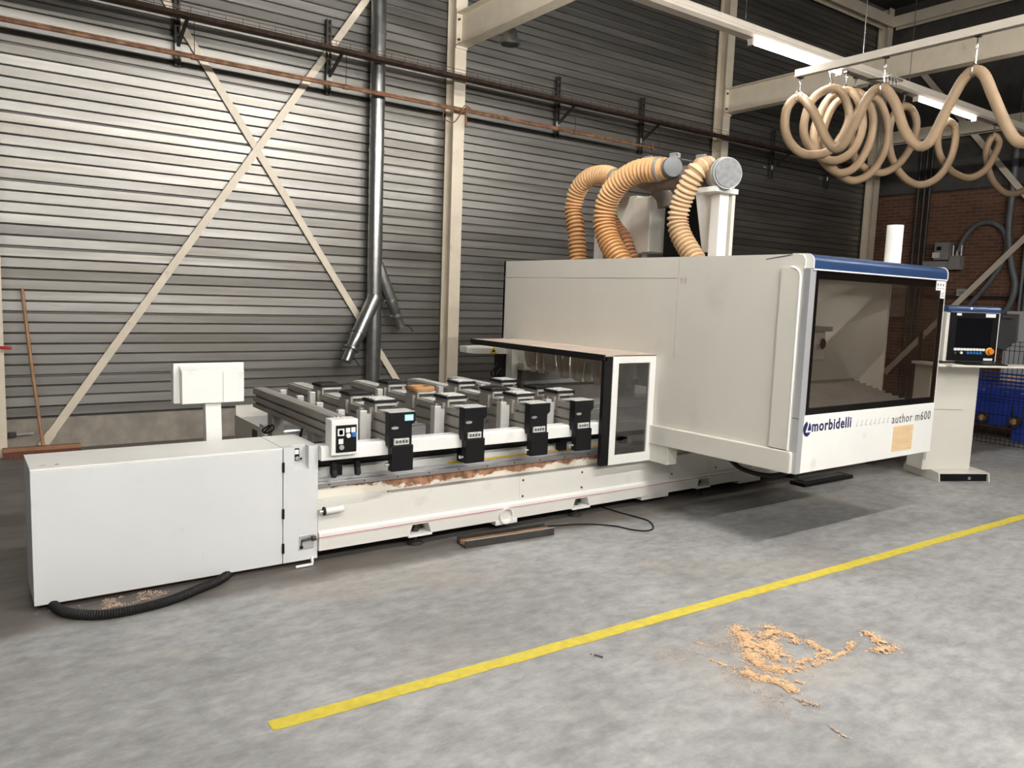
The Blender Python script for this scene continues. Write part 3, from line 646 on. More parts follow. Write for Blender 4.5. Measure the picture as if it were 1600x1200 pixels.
# vacuum pods riding on the beams
def make_pod(padm):
    t = thing('vacuum_pod', '', 'vacuum pod', (0,0,0))
    MB().prism([(-.075,-.085),(-.075,.085),(-.06,.085),(-.06,-.085)], 'z', .86, .962).box(-.10, -.06, -.06, .06, .84, .94).build('clamp_cheek', M['beamgrey'], t)
    MB().box(-.06, .06, -.06, .06, .921, .945).build('slide_block', M['darksteel'], t, bev=.003)
    b = MB().box(-.07, .085, -.075, .075, .945, .966).build('pod_body', M['alu'], t, bev=.003)
    for s in (-1, 1): MB().bar((.09, .05*s, .935), (.11, .05*s, .965), .012, .008).build('clip', M['chrome'], b)
    p = MB().box(-.088, .088, -.088, .088, .966, .985).build('pad_frame', M['rubber'], t, bev=.003)
    mb = MB().box(-.074, .074, -.074, .074, .985, .990)
    mb.build('pad_top', padm, p)
    mb = MB()
    for k in (-1, 0, 1): mb.box(-.06, .06, k*.045-.012, k*.045+.012, .990, .994)
    mb.build('suction_ribs', M['rubber'] if padm is M['darksteel'] else padm, p)
    return t
pod_a = make_pod(M['padtop']); pod_b = make_pod(M['darksteel'])
def ring_pod():
    t = copy_tree(pod_a)
    for c in list(t.children):
        if c.name.startswith('pad_frame'):
            for g in list(c.children): bpy.data.objects.remove(g)
            bpy.data.objects.remove(c)
    mb = MB(); n = 28
    oct_ = lambda r, z: [(r*math.copysign(abs(math.cos(2*math.pi*k/n))**.5, math.cos(2*math.pi*k/n)), r*math.copysign(abs(math.sin(2*math.pi*k/n))**.5, math.sin(2*math.pi*k/n)), z) for k in range(n)]
    rings = [oct_(.088,.966), oct_(.092,.985), oct_(.086,.998), oct_(.060,.998), oct_(.055,.980)]
    vs = [p for r in rings for p in r]; fs = [(i*n+k, i*n+(k+1)%n, (i+1)*n+(k+1)%n, (i+1)*n+k) for i in range(4) for k in range(n)]
    fs.append(tuple(4*n+k for k in range(n)))
    mb.add(vs, fs).build('ring_pad', M['cork'], t, local=True)
    return t
pods = [(0, 5.60, 'b', 'dark vacuum pod farthest back on the first pod beam'), (0, 5.08, 'b', 'dark vacuum pod in the middle of the first pod beam'), (0, 4.695, 'a', 'grey topped vacuum pod just behind the lit display'),
        (1, 5.61, 'b', 'vacuum pod behind the brown ring pad on its beam'), (1, 5.138, 'r', 'vacuum pod with a brown ring pad'), (1, 4.70, 'a', 'grey topped vacuum pod in front of the brown ring pad'),
        (2, 5.45, 'a', 'vacuum pod farthest back on the third pod beam'), (2, 4.96, 'b', 'dark vacuum pod in the middle of the third pod beam'), (2, 4.64, 'a', 'grey topped vacuum pod at the front of the third pod beam'),
        (3, 5.44, 'a', 'vacuum pod farthest back on the beam under the hood'), (3, 4.95, 'b', 'dark vacuum pod in the middle of the beam under the hood'), (3, 4.68, 'a', 'grey topped vacuum pod at the front of the beam under the hood')]
used = {'a': False, 'b': False}
for bi, y, k, lb in pods:
    if k == 'r': p = ring_pod()
    else:
        src = pod_a if k == 'a' else pod_b
        p = copy_tree(src) if used[k] else src
        used[k] = True
    p.location = (BEAM_X[bi], y, 0); p['label'] = lb; p['group'] = 'vacuum pods on the beams'

# ------------------------------------------------------------------ machining cabin
CX0, CX1, CY0, CY1, CZ0, CZ1 = 4.595, 6.41, 3.059, 6.585, .567, 2.045
t = thing('machining_cabin', 'large cream machining cabin with a blue topped glazed front', 'machine cabin', (5.5, 4.8, 0))
cabin = t
sp = MB().box(CX0, CX0+.03, 4.47, 4.60, 1.0, 1.262).box(CX0, CX0+.03, 4.218, CY1, 1.262, 1.878).build('side_panel', M['cream'], t)
MB().box(CX0, CX0+.03, 4.218, CY1, 1.882, CZ1).build('upper_side_panel', M['cream'], t)
MB().prism([(3.11,.70),(4.462,.70),(4.462,1.262),(4.214,1.262),(4.214,CZ1),(3.16,CZ1),(3.125,2.035),(3.11,2.01)], 'x', CX0, CX0+.03).build('front_side_panel', M['cream'], t)
# raised edge cover with rounded top corner
arc = [(3.132 + .07*(1-math.cos(a*math.pi/16)), 1.885 + .07*math.sin(a*math.pi/16)) for a in range(9)]
MB().prism([(3.275,.725),(3.132,.725)] + arc + [(3.275,1.955)], 'x', CX0-.018, CX0).build('edge_cover', M['cream'], t)
edge = [(3.129,.722)] + [(3.129 + .073*(1-math.cos(a*math.pi/16)), 1.885 + .073*math.sin(a*math.pi/16)) for a in range(9)]
MB().tube([(CX0-.012, y, z) for y, z in edge], .009, 8).build('edge_trim', M['white'], t)
MB().box(CX0-.004, CX0+.06, CY0+.002, 3.112, CZ0, 1.948).build('corner_post', M['silver'], t)
MB().box(CX0-.006, CX0+.055, CY0+.004, 3.113, .945, .949).build('post_seam', M['greyprint'], t)
MB().prism([(3.09,.567),(4.462,.548),(4.462,.69),(4.45,.70),(3.10,.716),(3.09,.70)], 'x', CX0-.03, CX0+.05).build('bottom_rail', M['cream'], t, bev=.006)
MB().box(CX0-.01, CX0+.10, 4.21, 4.46, .40, .55).build('rail_bracket', M['cream'], t, bev=.004)
# blue top trim, rounded front edge
bp = [(3.055,1.948),(3.055,1.99)] + [(3.055 + .05*(1-math.cos(a*math.pi/12)), 1.99 + .055*math.sin(a*math.pi/12)) for a in range(1,7)] + [(3.22,2.048),(3.22,1.948)]
MB().prism(bp, 'x', CX0+.02, CX1).build('blue_top_trim', M['blue'], t)
MB().prism([(y-.003, z+.003) for y, z in bp], 'x', CX0+.012, CX0+.020).prism([(y-.003, z+.003) for y, z in bp], 'x', CX1, CX1+.008).box(CX0+.02, CX1, 3.052, 3.075, 1.940, 1.949).build('trim_edging', M['white'], t)
# glazed door: black border, pane, lower white panel
MB().frame(CX0+.06, CX1-.006, .968, 1.94, .04, .024, .044, .055, 3.064, 3.085).build('window_border', M['black'], t)
MB().box(CX0+.06, CX1-.006, 3.060, 3.064, .968, 1.940).build('window_pane', M['glass'], t)
MB().box(CX1-.006, CX1+.002, 3.06, 3.10, CZ0, 1.948).build('right_edge_strip', M['white'], t)
fp = MB().box(CX0+.052, CX1, CY0, 3.085, CZ0, .967).build('front_panel', M['white'], t, bev=.004)
MB().box(5.81, 6.10, CY0-.003, CY0, .617, .812).build('plywood_patch', M['tan'], fp)
st = MB().box(6.255, 6.395, CY0-.0015, CY0+.001, 1.862, 1.935).box(6.335, 6.395, CY0-.0015, CY0+.001, 1.80, 1.862).build('warning_stickers', M['paper'], t)
mb = MB()
for k in range(3): mb.box(6.27 + k*.042, 6.285 + k*.042, CY0-.0025, CY0-.0015, 1.895, 1.915)
for k in range(6): mb.box(6.268 + (k % 3)*.042, 6.29 + (k % 3)*.042, CY0-.0025, CY0-.0015, 1.878 - (k//3)*.006, 1.881 - (k//3)*.006)
for k in range(3): mb.box(6.348, 6.38, CY0-.0025, CY0-.0015, 1.812 + k*.014, 1.817 + k*.014)
mb.build('sticker_print', M['greyprint'], st)
# lettering on the front panel
text('morbidelli', .105, M['navy'], fp, (4.738, CY0-.001, .852), bold=.0028, xs=1.0, sp_=1.12, name='lettering')
text('author m600', .098, M['greyprint'], fp, (5.775, CY0-.001, .837), bold=.0003, xs=1.0, sp_=1.15, name='lettering')
lg = MB(); c0, c1, rr = 4.688, .875, .0
def disc_seg(pts): lg.prism(pts, 'y', CY0-.0012, CY0)
cxl, czl, rx_, rz_ = 4.688, .872, .044, .052
# round emblem with a white slanted notch shaped like a 4
disc_seg([(cxl + rx_*math.cos(a), czl + rz_*math.sin(a)) for a in [math.radians(d) for d in range(95, 248, 9)]] + [(cxl-.014, czl-.014), (cxl+.004, czl+.03)])
disc_seg([(cxl + rx_*math.cos(a), czl + rz_*math.sin(a)) for a in [math.radians(d) for d in range(244, 336, 9)]] + [(cxl+.038, czl-.024), (cxl-.020, czl-.024)])
disc_seg([(cxl+.006, czl-.012), (cxl+.022, czl+.043), (cxl+.034, czl+.034), (cxl+.044, czl+.010), (cxl+.044, czl-.012)])
lg.build('emblem', M['navy'], fp)
mb = MB()
for k in range(8):
    x = 5.285 + k*.060
    mb.prism([(x, .850), (x+.030, .850), (x+.030, .855), (x+.008, .855)], 'y', CY0-.001, CY0)
    mb.prism([(x, .850), (x+.006, .850), (x+.026, .888 + (k % 3)*.004), (x+.021, .888 + (k % 3)*.004)], 'y', CY0-.001, CY0)
mb.build('slash_marks', M['lightprint'], fp)
fm = M['fadedmark'] = mat('faded_brown_mark', (.50,.43,.37), .6, var=.15, scale=40)
for y0, w_, z0, h_ in ((4.192, .014, 1.838, .050), (4.168, .012, 1.836, .056), (4.147, .017, 1.834, .058)):
    MB().prism([(y0, z0), (y0-w_*.6, z0+.004), (y0-w_, z0+h_*.6), (y0-w_*.7, z0+h_), (y0-w_*.1, z0+h_*.9)], 'x', CX0-.0006, CX0).build('faded_mark', fm, t)
# right side, back and rim
MB().box(CX1-.03, CX1, 3.50, 4.46, CZ0, CZ1).box(CX1-.03, CX1, 4.46, CY1, 1.262, CZ1).box(CX1-.03, CX1, 3.085, 3.50, 1.93, CZ1).box(CX1-.03, CX1, 3.085, 3.50, CZ0, .90).build('right_panel', M['cream'], t)
MB().box(CX1-.022, CX1-.016, 3.085, 3.50, .90, 1.93).build('right_pane', M['glass'], t)
MB().box(CX0, CX1, CY1-.03, CY1, .70, CZ1).build('back_panel', M['cream'], t)
rim = MB(); ro = [(CX0+.03,3.22),(CX1-.03,3.22),(CX1-.03,CY1-.03),(CX0+.03,CY1-.03)]; ri = [(CX0+.2,3.4),(CX1-.25,3.4),(CX1-.25,6.2),(CX0+.2,6.2)]
rim.add([(x,y,2.0) for x,y in ro+ri] + [(x,y,2.03) for x,y in ro+ri], [f for i in range(4) for f in ((i,(i+1)%4,4+(i+1)%4,4+i),(8+i,12+i,12+(i+1)%4,8+(i+1)%4),(i,8+i,8+(i+1)%4,(i+1)%4),(4+i,4+(i+1)%4,12+(i+1)%4,12+i))]).build('roof_rim', M['cream'], t)  # unseen roof, left open in the middle so light reaches the cabin inside
MB().prism([(3.20,2.043),(3.23,2.034),(3.30,2.024),(3.42,2.010),(3.42,2.016),(3.32,2.030),(3.24,2.041)], 'x', CX0-.0008, CX0).build('paint_scrape', M['greyprint'], t)
MB().box(CX0+.05, CX1-.03, 3.09, 4.44, .575, .590).build('cabin_floor', M['greybox'], t)
mb = MB(); n = 11
for k in range(n):
    y0 = 3.14 + k*.058; zz = .905 + k*.014
    mb.prism([(y0, zz), (y0+.029, zz+.046), (y0+.058, zz+.014), (y0+.029, zz-.012)], 'x', CX0+.06, CX1-.04)
mb.build('bellows', M['bellows'], t)['kind'] = 'stuff'
hd = MB().box(5.50, 5.86, 3.72, 3.98, 1.26, 1.50).build('spindle_head', M['alu'], t, bev=.01)
MB().cyl((5.68, 3.85, 1.10), (5.68, 3.85, 1.26), .05, .07, 16).build('spindle_nose', M['darksteel'], hd)
MB().box(5.46, 5.92, 3.70, 4.0, 1.50, 1.54).build('head_plate', M['greybox'], hd)
MB().cyl((5.78, 3.69, 1.40), (5.78, 3.73, 1.40), .045, n=14).build('motor_flange', M['chrome'], hd)
MB().box(5.55, 5.80, 3.80, 3.95, 1.54, 1.98).build('head_column', M['cream'], hd)
# hood over the work table
hood = MB().box(4.035, CX0, 4.40, 6.30, 1.262, 1.275).build('hood_roof', M['dustycream'], t)
MB().box(4.030, 4.045, 4.40, 6.30, 1.235, 1.275).box(4.045, 4.06, 4.40, 6.30, 1.225, 1.262).build('hood_edge_rubber', M['rubber'], hood)
MB().box(4.040, 4.125, 4.40, 4.436, .405, 1.262).build('hood_side_post', M['black'], hood, bev=.004)
fx0, fx1, fz0, fz1 = 4.128, CX0, .405, 1.272
MB().frame(fx0, fx1, fz0, fz1, .062, .062, .075, .065, 4.40, 4.43).build('hood_window_frame', M['white'], hood, bev=.003)
MB().box(fx0+.055, fx1-.055, 4.412, 4.418, fz0+.07, fz1-.06).build('hood_window_pane', M['hoodglass'], hood)
for k in range(15):
    y0 = 4.47 + k*.098; mb = MB(); lean = random.uniform(-.02,.05); zb = 1.0 + random.uniform(-.02,.03)
    P = []
    for j in range(7):
        z = 1.255 - j*(1.255 - zb)/6; dx = lean*(j/6)**2 + .004*math.sin(j+k)
        P.append((dx, z))
    vs = []; 
    for dx, z in P:
        for f, bulge in ((0, 0), (.33, -.010), (.66, -.010), (1, .002)):
            vs.append((4.40 + dx + bulge, y0 + f*.093 + .006*math.sin(z*9 + k), z))
    th = [(x+.004, y, z) for x, y, z in vs]; n = len(vs)
    fs = []
    for j in range(6):
        for i in range(3):
            a = j*4+i; fs.append((a, a+1, a+5, a+4)); fs.append((n+a, n+a+4, n+a+5, n+a+1))
    mb.add(vs + th, fs, True).build('curtain_strip', M['fabric'], hood)
MB().box(4.38, CX0, 4.47, 6.0, 1.245, 1.262).build('curtain_rail', M['darksteel'], hood)
MB().box(4.60, 4.68, 6.40, 6.56, .62, 1.262).build('rear_post', M['cream'], t, bev=.005)
MB().box(4.68, 5.05, 6.30, 6.40, .95, 1.02).build('inner_ledge', M['cream'], t)
MB().box(4.75, 6.38, 6.42, 6.55, .60, .96).build('inner_panel', M['bellows'], t)
MB().box(4.75, 6.38, 6.36, 6.42, .80, .83).build('inner_rail', M['silver'], t)
ar = MB().prism([(4.11,1.185),(4.11,1.125),(4.18,1.112),(4.60,1.105),(4.60,1.112),(4.53,1.19)], 'y', 6.48, 6.62).build('safety_arm', M['cream'], t, bev=.004)
sg = MB().prism([(4.385,1.118),(4.465,1.118),(4.425,1.185)], 'y', 6.476, 6.48).build('warning_triangle', M['signyellow'], ar)
MB().prism([(4.407,1.128),(4.443,1.128),(4.438,1.145),(4.425,1.155),(4.410,1.143)], 'y', 6.474, 6.476).build('hand_symbol', M['black'], sg)
MB().box(4.52, 4.60, 6.50, 6.60, .86, 1.105).build('arm_switch', M['black'], t)
MB().tube(spline([(4.52, 6.52, 1.0), (4.45, 6.5, .96), (4.42, 6.5, .90), (4.47, 6.5, .86), (4.53, 6.52, .90)], 5), .01, 8).tube(spline([(4.54, 6.50, .95), (4.48, 6.48, .90), (4.48, 6.5, .82), (4.55, 6.5, .80)], 5), .01, 8).build('switch_cables', M['black'], t)
MB().tube(spline([(4.9, 3.95, .57), (4.9, 3.818, .474), (4.9, 3.694, .433), (4.9, 3.491, .436), (4.9, 3.331, .494), (4.9, 3.25, .57)], 8), .018, 10).build('hanging_cable', M['rubber'], t)

# ------------------------------------------------------------------ dust extraction on the cabin roof
t = thing('extraction_manifold', 'dusty grey extraction manifold with capped ends above the cabin', 'manifold', (5.5, 5.2, 2.03))
MB().cyl((5.50, 4.62, 2.82), (5.56, 5.55, 2.86), .105, n=24).build('main_pipe', M['duct_dusty'], t)
c = MB().cyl((5.44, 4.50, 2.81), (5.50, 4.64, 2.805), .135, n=32).build('end_cap', M['caplight'], t)
MB().cyl((5.434, 4.487, 2.81), (5.442, 4.505, 2.81), .122, n=32).build('cap_disc', M['discgrey'], c)
MB().cyl((5.455, 4.535, 2.81), (5.47, 4.57, 2.808), .142, n=32).build('cap_band', M['galv'], c)
c = MB().cyl((5.36, 5.06, 2.915), (5.42, 5.20, 2.91), .090, n=28).build('end_cap', M['capgrey'], t)
MB().tube(spline([(5.40, 5.15, 2.91), (5.47, 5.32, 2.90), (5.52, 5.6, 2.85)], 6), .082, 20).build('branch_pipe', M['duct_dusty'], t)
MB().tube(spline([(5.66, 5.55, 2.80), (5.72, 5.5, 2.72), (5.74, 5.48, 2.62)], 6), .085, 16).build('elbow', M['duct_dusty'], t)
MB().tube(spline([(5.42, 5.5, 3.03), (5.45, 5.3, 3.01), (5.5, 5.1, 3.0), (5.52, 4.9, 2.96), (5.52, 4.7, 2.95)], 6), .012, 8).build('control_line', M['chrome'], t)
for y, z in ((5.45,3.02), (5.12,3.01), (4.80,2.955)):
    MB().box(5.40, 5.48, y-.03, y+.03, z, z+.04).cyl((5.43, y-.05, z+.03), (5.43, y+.05, z+.03), .014, n=8).build('valve', M['caplight'], t)
MB().box(5.36, 5.66, 4.55, 4.80, 2.655, 2.70).build('saddle', M['white'], t, bev=.004)
tw = MB().box(5.48, 5.60, 4.60, 4.70, 2.03, 2.66).build('tower', M['white'], t, bev=.004)
MB().prism([(4.93,2.735),(4.70,2.72),(4.70,2.15),(4.80,2.15)], 'x', 5.52, 5.54).build('gusset', M['white'], tw)
MB().box(5.62, 5.66, 4.58, 4.62, 2.03, 2.68).build('cable_duct', M['cream'], tw)
MB().box(5.45, 5.62, 4.24, 4.55, 2.075, 2.10).build('flat_bracket', M['white'], t)
MB().box(5.85, 6.0, 5.0, 5.60, 2.03, 2.72).build('dark_housing', M['black'], t, bev=.01)
t = thing('spindle_cover', 'white folded sheet cover standing on the cabin roof', 'cover', (5.78, 5.9, 2.03))
MB().box(5.75, 5.98, 5.90, 6.20, 2.19, 2.765).build('wide_panel', M['cream'], t, bev=.004)
MB().prism([(5.70,2.73),(5.70,2.185),(5.72,2.185),(5.72,2.735)], 'y', 5.66, 5.90).box(5.72, 5.98, 5.66, 5.905, 2.19, 2.74).build('front_panel', M['cream'], t, bev=.004)
MB().cyl((5.80, 5.80, 2.03), (5.80, 5.80, 2.2), .03, n=10).build('stand', M['alu'], t)
MB().box(5.60, 5.66, 6.28, 6.36, 2.03, 2.62).box(5.60, 5.68, 6.26, 6.38, 2.56, 2.60).build('rear_stay', M['alu'], t)
def flex(name_label, pts, r, m, cuff=True):
    t = thing('dust_hose', name_label, 'hose', tuple(pts[0]), group='ribbed dust hoses on the cabin roof')
    pth = resample(spline(pts, 12), .011); nn = 20      # thin dark membrane between pale stiff ridges
    rt = MB().tube(pth, [r + (-.011, -.011, .009, .009)[i % 4] for i in range(len(pth))], nn).build('ribbed_tube', M[m + '_membrane'], t)
    rt.data.materials.append(M[m])
    for i in range((len(pth) - 1) * nn):
        if (i // nn) % 4 in (2, 3): rt.data.polygons[i].material_index = 1
    a, b = Vector(pts[-1]), Vector(pts[-2]); d = (a - b).normalized()
    MB().cyl(a - d*.012, a + d*.06, r - .004, n=20).build('hose_cuff', M[m], t); MB().cyl(a - d*.012, a + d*.008, r + .010, n=20).build('hose_clamp', M['caplight'], t)
    return t
flex('leftmost orange tan ribbed dust hose arching onto the cabin roof', [(5.55,6.52,2.0),(5.55,6.561,2.154),(5.55,6.612,2.43),(5.55,6.673,2.674),(5.55,6.60,2.874),(5.55,6.421,2.975),(5.55,6.191,2.98),(5.53,6.0,2.92)], .090, 'hosetan')
flex('thick front orange tan ribbed dust hose bending to the dark cap', [(5.3,5.55,1.98),(5.3,5.667,2.121),(5.3,5.808,2.281),(5.3,5.887,2.472),(5.3,5.846,2.675),(5.3,5.693,2.821),(5.32,5.463,2.906),(5.36,5.22,2.91)], .105, 'hosetan')
flex('pale tan ribbed dust hose nearest the white tower', [(5.3,4.61,1.98),(5.3,4.73,2.125),(5.3,4.853,2.275),(5.3,4.91,2.418),(5.3,4.878,2.584),(5.3,4.801,2.727),(5.33,4.74,2.84),(5.42,4.73,2.88)], .087, 'hosepale')
flex('short brown ribbed dust hose half hidden behind the thick hose', [(5.62,5.72,2.02),(5.6,5.821,2.174),(5.6,5.907,2.325),(5.6,6.039,2.441),(5.58,6.12,2.56)], .066, 'hosebrown')
t = thing('white_stack_pipe', 'plain white upright pipe behind the blue cabin top', 'pipe', (6.0, 3.29, 2.03))
MB().cyl((6.0, 3.29, 2.03), (6.0, 3.29, 2.352), .060, n=28).build('pipe', M['white'], t)
MB().cyl((6.0, 3.29, 2.03), (6.0, 3.29, 2.05), .085, n=28).build('flange', M['white'], t)

# ------------------------------------------------------------------ control console
ang = math.radians(-27.1)
t = thing('control_console', 'cream control console with a dark screen beside the cabin', 'console', (7.976, 3.689, 0), ang)
def cb(mb, name, m, parent=None, bev=0): return mb.build(name, M[m], parent or t, bev=bev, local=True)
bs = cb(MB().prism([(0,0),(.015,.085),(.10,.095),(.52,.10),(.56,.05),(.56,0)], 'x', 0.0, .014), 'base_cheek', 'cream')
cb(MB().hexa([(.014,.015,.077),(.556,.015,.077),(.556,.56,.088),(.014,.56,.088),(.014,.012,.087),(.556,.012,.087),(.556,.54,.10),(.014,.54,.10)]), 'base_plate', 'cream')
cb(MB().prism([(0,0),(.015,.085),(.10,.095),(.52,.10),(.56,.05),(.56,0)], 'x', .556, .57), 'base_cheek', 'cream')
cb(MB().box(.016, .554, .03, .52, 0.0, .076), 'base_inner', 'black')
cb(MB().cyl((.36, .03, .03), (.36, .06, .03), .018, n=10), 'base_bolt', 'silver')
col_ = cb(MB().box(-.09, .45, .15, .40, .09, 1.155), 'column', 'cream', bev=.006)
cb(MB().box(-.095, -.06, .142, .152, .20, .42), 'column_notch', 'silver', col_)
cb(MB().box(-.085, .30, .147, .151, .712, .716), 'column_seam', 'greybox', col_)
cb(MB().box(-.14, .02, -.02, .40, 1.155, 1.185), 'shelf_bracket', 'cream', bev=.008)
cb(MB().hexa([(-.06,-.10,1.165),(.98,-.10,1.165),(.98,.20,1.165),(-.06,.20,1.165),(-.06,-.10,1.185),(.98,-.10,1.185),(.98,.20,1.185),(-.06,.20,1.185)]), 'keyboard_shelf', 'cream', bev=.006)
kb = cb(MB().hexa([(.12,-.06,1.185),(.58,-.06,1.185),(.58,.10,1.185),(.12,.10,1.185),(.12,-.06,1.195),(.58,-.06,1.195),(.58,.10,1.21),(.12,.10,1.21)]), 'keyboard', 'black')
hs = cb(MB().box(.0, .585, .12, .26, 1.205, 1.70), 'screen_housing', 'cream', bev=.006)
cb(MB().prism([(.105,1.70),(.105,1.735),(.115,1.752),(.14,1.762),(.26,1.765),(.26,1.70)], 'x', .0, .585), 'blue_top_trim', 'blue', hs)
fc = cb(MB().box(.035, .575, .108, .121, 1.215, 1.70), 'screen_panel', 'black', hs)
cb(MB().box(.035, .575, .106, .112, 1.697, 1.703).box(.570, .577, .106, .12, 1.215, 1.70), 'panel_edging', 'white', hs)
cb(MB().box(.11, .50, .104, .109, 1.35, 1.64), 'screen', 'screen', fc)
cb(MB().box(.10, .15, .105, .108, 1.665, 1.688), 'sticker', 'paper', fc); cb(MB().box(.42, .53, .105, .108, 1.655, 1.69), 'sticker', 'paper', fc); cb(MB().box(.44, .54, .105, .108, 1.222, 1.245), 'sticker', 'paper', fc)
for k in range(10): cb(MB().box(.10 + k*.035, .128 + k*.035, .101, .108, 1.318, 1.342), 'key', 'keywhite', fc)
for k, m_ in enumerate(('chrome','black','keywhite','black','keyblue','keyblue','keyblue','keyblue','keyblue')): cb(MB().cyl((.115 + k*.035, .108, 1.295), (.115 + k*.035, .096, 1.295), .013, n=12), 'push_button', m_, fc)
es = cb(MB().cyl((.495, .108, 1.315), (.495, .100, 1.315), .040, n=20), 'emergency_ring', 'amber', fc)
cb(MB().cyl((.495, .100, 1.315), (.495, .070, 1.315), .028, n=20), 'emergency_button', 'orange', es)
cb(MB().cyl((.25, .10, 1.738), (.25, .104, 1.738), .012, n=12), 'emblem', 'keywhite', hs)
ms = tag(MB().tube([(-.03,0,0),(-.028,0,.012),(-.01,0,.026),(.012,0,.024),(.03,0,.008)], [.012,.026,.030,.026,.010], 12).build('computer_mouse', M['black'], local=True), 'small black computer mouse on the console shelf', 'mouse')
ms.location = Vector((7.976, 3.689, 0)) + Matrix.Rotation(ang, 3, 'Z') @ Vector((.93, .02, 1.188)); ms.rotation_euler = (0, 0, ang)
dh = cb(MB().prism([(.70,1.36),(.88,1.325),(1.01,1.43),(1.00,1.69),(.72,1.69)], 'y', .362, .370), 'document_holder', 'greybox')
cb(MB().prism([(.695,1.355),(.88,1.315),(1.02,1.425),(1.01,1.70),(.712,1.70)], 'y', .350, .354), 'smoked_sheet', 'smoke', dh)
cb(MB().box(.81, .94, .338, .350, 1.655, 1.675), 'paper_clip', 'chrome', dh)
cb(MB().bar((.40, .25, 1.5), (.74, .366, 1.5), .05, .02), 'holder_arm', 'darksteel', dh)
# ------------------------------------------------------------------ items on the floor
t = thing('steel_channel', 'black steel channel bar lying on the floor before the bed', 'steel bar', (3.1, 4.28, 0))
MB().hexa([(2.74,4.265,0),(3.46,4.215,0),(3.475,4.36,0),(2.755,4.40,0),(2.74,4.265,.012),(3.46,4.215,.012),(3.475,4.36,.012),(2.755,4.40,.012)]).build('web', M['darksteel'], t)
MB().hexa([(2.74,4.265,.012),(3.46,4.215,.012),(3.461,4.229,.012),(2.741,4.279,.012),(2.74,4.265,.05),(3.46,4.215,.05),(3.461,4.229,.05),(2.741,4.279,.05)]).build('flange', M['darksteel'], t)
MB().hexa([(2.754,4.386,.012),(3.474,4.346,.012),(3.475,4.36,.012),(2.755,4.40,.012),(2.754,4.386,.05),(3.474,4.346,.05),(3.475,4.36,.05),(2.755,4.40,.05)]).build('flange', M['darksteel'], t)
MB().bar((2.742, 4.270, .0505), (3.461, 4.220, .0505), .004, .008, (0,0,1)).build('bright_edge', M['chrome'], t)  # thin bright strip along the front top edge
for f in (.3, .55): MB().hexa([(2.745,4.265+.13*f,.012),(3.463,4.215+.14*f,.012),(3.463,4.225+.14*f,.012),(2.745,4.275+.13*f,.012),(2.745,4.265+.13*f,.04),(3.463,4.215+.14*f,.04),(3.463,4.225+.14*f,.04),(2.745,4.275+.13*f,.04)]).build('inner_rib', M['broomwood'], t)
t = thing('rubber_pad', 'flat black pad on the floor under the cabin front', 'pad', (6.9, 4.28, 0))
MB().box(6.48, 7.30, 4.205, 4.37, 0, .035).build('slab', M['rubber'], t, bev=.004)
MB().box(6.55, 7.2, 4.24, 4.33, .035, .042).build('tread_strip', M['black'], t)
tag(MB().tube(spline([(3.46,4.42,.006),(3.627,4.368,.006),(3.829,4.295,.006),(3.99,4.151,.006),(4.04,4.02,.006),(4.113,3.945,.006),(4.215,3.968,.006),(4.32,4.117,.006),(4.31,4.269,.006),(4.285,4.404,.006),(4.27,4.62,.006)], 8), .006, 8).build('floor_cable', M['rubber']), 'thin black cable looping over the floor before the bed', 'cable')
hp = [(.36,4.60,.03),(.365,4.50,.028),(.40,4.375,.026),(.478,4.283,.026),(.586,4.228,.026),(.734,4.225,.026),(.898,4.266,.026),(1.048,4.346,.026),(1.188,4.43,.026),(1.30,4.56,.026)]
tag(ribbed(MB(), hp, .0245, .0018, .012, 12, 14).build('corrugated_conduit', M['rubber']), 'black corrugated conduit curving out from under the white cabinet', 'conduit')
# painted line
mb = MB(); n = 420; vs = []; random.seed(3)
for i in range(n + 1):
    f = i / n; x = .945 + f*11.6; y = 2.835 - f*.316; wv = .0015*math.sin(i*.4)
    e0 = random.uniform(0,.012) if i < 4 else 0
    vs += [(x + e0, y - .040 + wv + random.uniform(-.002,.002) + (.006 if random.random() < .04 else 0), .002), (x, y + .040 + wv + random.uniform(-.002,.002), .002)]
fs = [(2*i, 2*i+2, 2*i+3, 2*i+1) for i in range(n)]
lo = [(x, y, .0004) for x, y, z in vs]; k = len(vs)
fs += [(k+2*i, k+2*i+1, k+2*i+3, k+2*i+2) for i in range(n)]
tag(mb.add(vs + lo, fs).build('floor_line', M['yellow']), 'worn yellow line painted across the concrete floor', 'floor marking')
# sawdust
def inside(p, poly):
    r = False; j = len(poly) - 1
    for i in range(len(poly)):
        if (poly[i][1] > p[1]) != (poly[j][1] > p[1]) and p[0] < (poly[j][0]-poly[i][0])*(p[1]-poly[i][1])/(poly[j][1]-poly[i][1]) + poly[i][0]: r = not r
        j = i
    return r
from mathutils import noise as mnoise
def chips(name, poly, cnt, label, thr, m, sc=5.0, size=.010):
    mb = MB(); c = 0; tries = 0
    xs = [p[0] for p in poly]; ys = [p[1] for p in poly]
    while c < cnt and tries < cnt*20:
        tries += 1; x = random.uniform(min(xs), max(xs)); y = random.uniform(min(ys), max(ys))
        if not inside((x, y), poly): continue
        d = mnoise.fractal((x*sc, y*sc, 1.7), 1.0, 2.0, 4)
        if d < thr + random.uniform(-.08,.08): continue
        a = random.uniform(0, 6.28); s = random.uniform(.4, 1)*size; h = max(.001, (d - thr)*.016) + random.uniform(0,.003); ca, sa = math.cos(a)*s, math.sin(a)*s
        mb.add([(x-ca, y-sa, h*.5), (x+sa*.6, y-ca*.6, h), (x+ca, y+sa, h*.7), (x-sa*.6, y+ca*.6, h+.001)], [(0,1,2,3)]); c += 1
    o = mb.build(name, M[m]); o['kind'] = 'stuff'; return tag(o, label, 'sawdust')
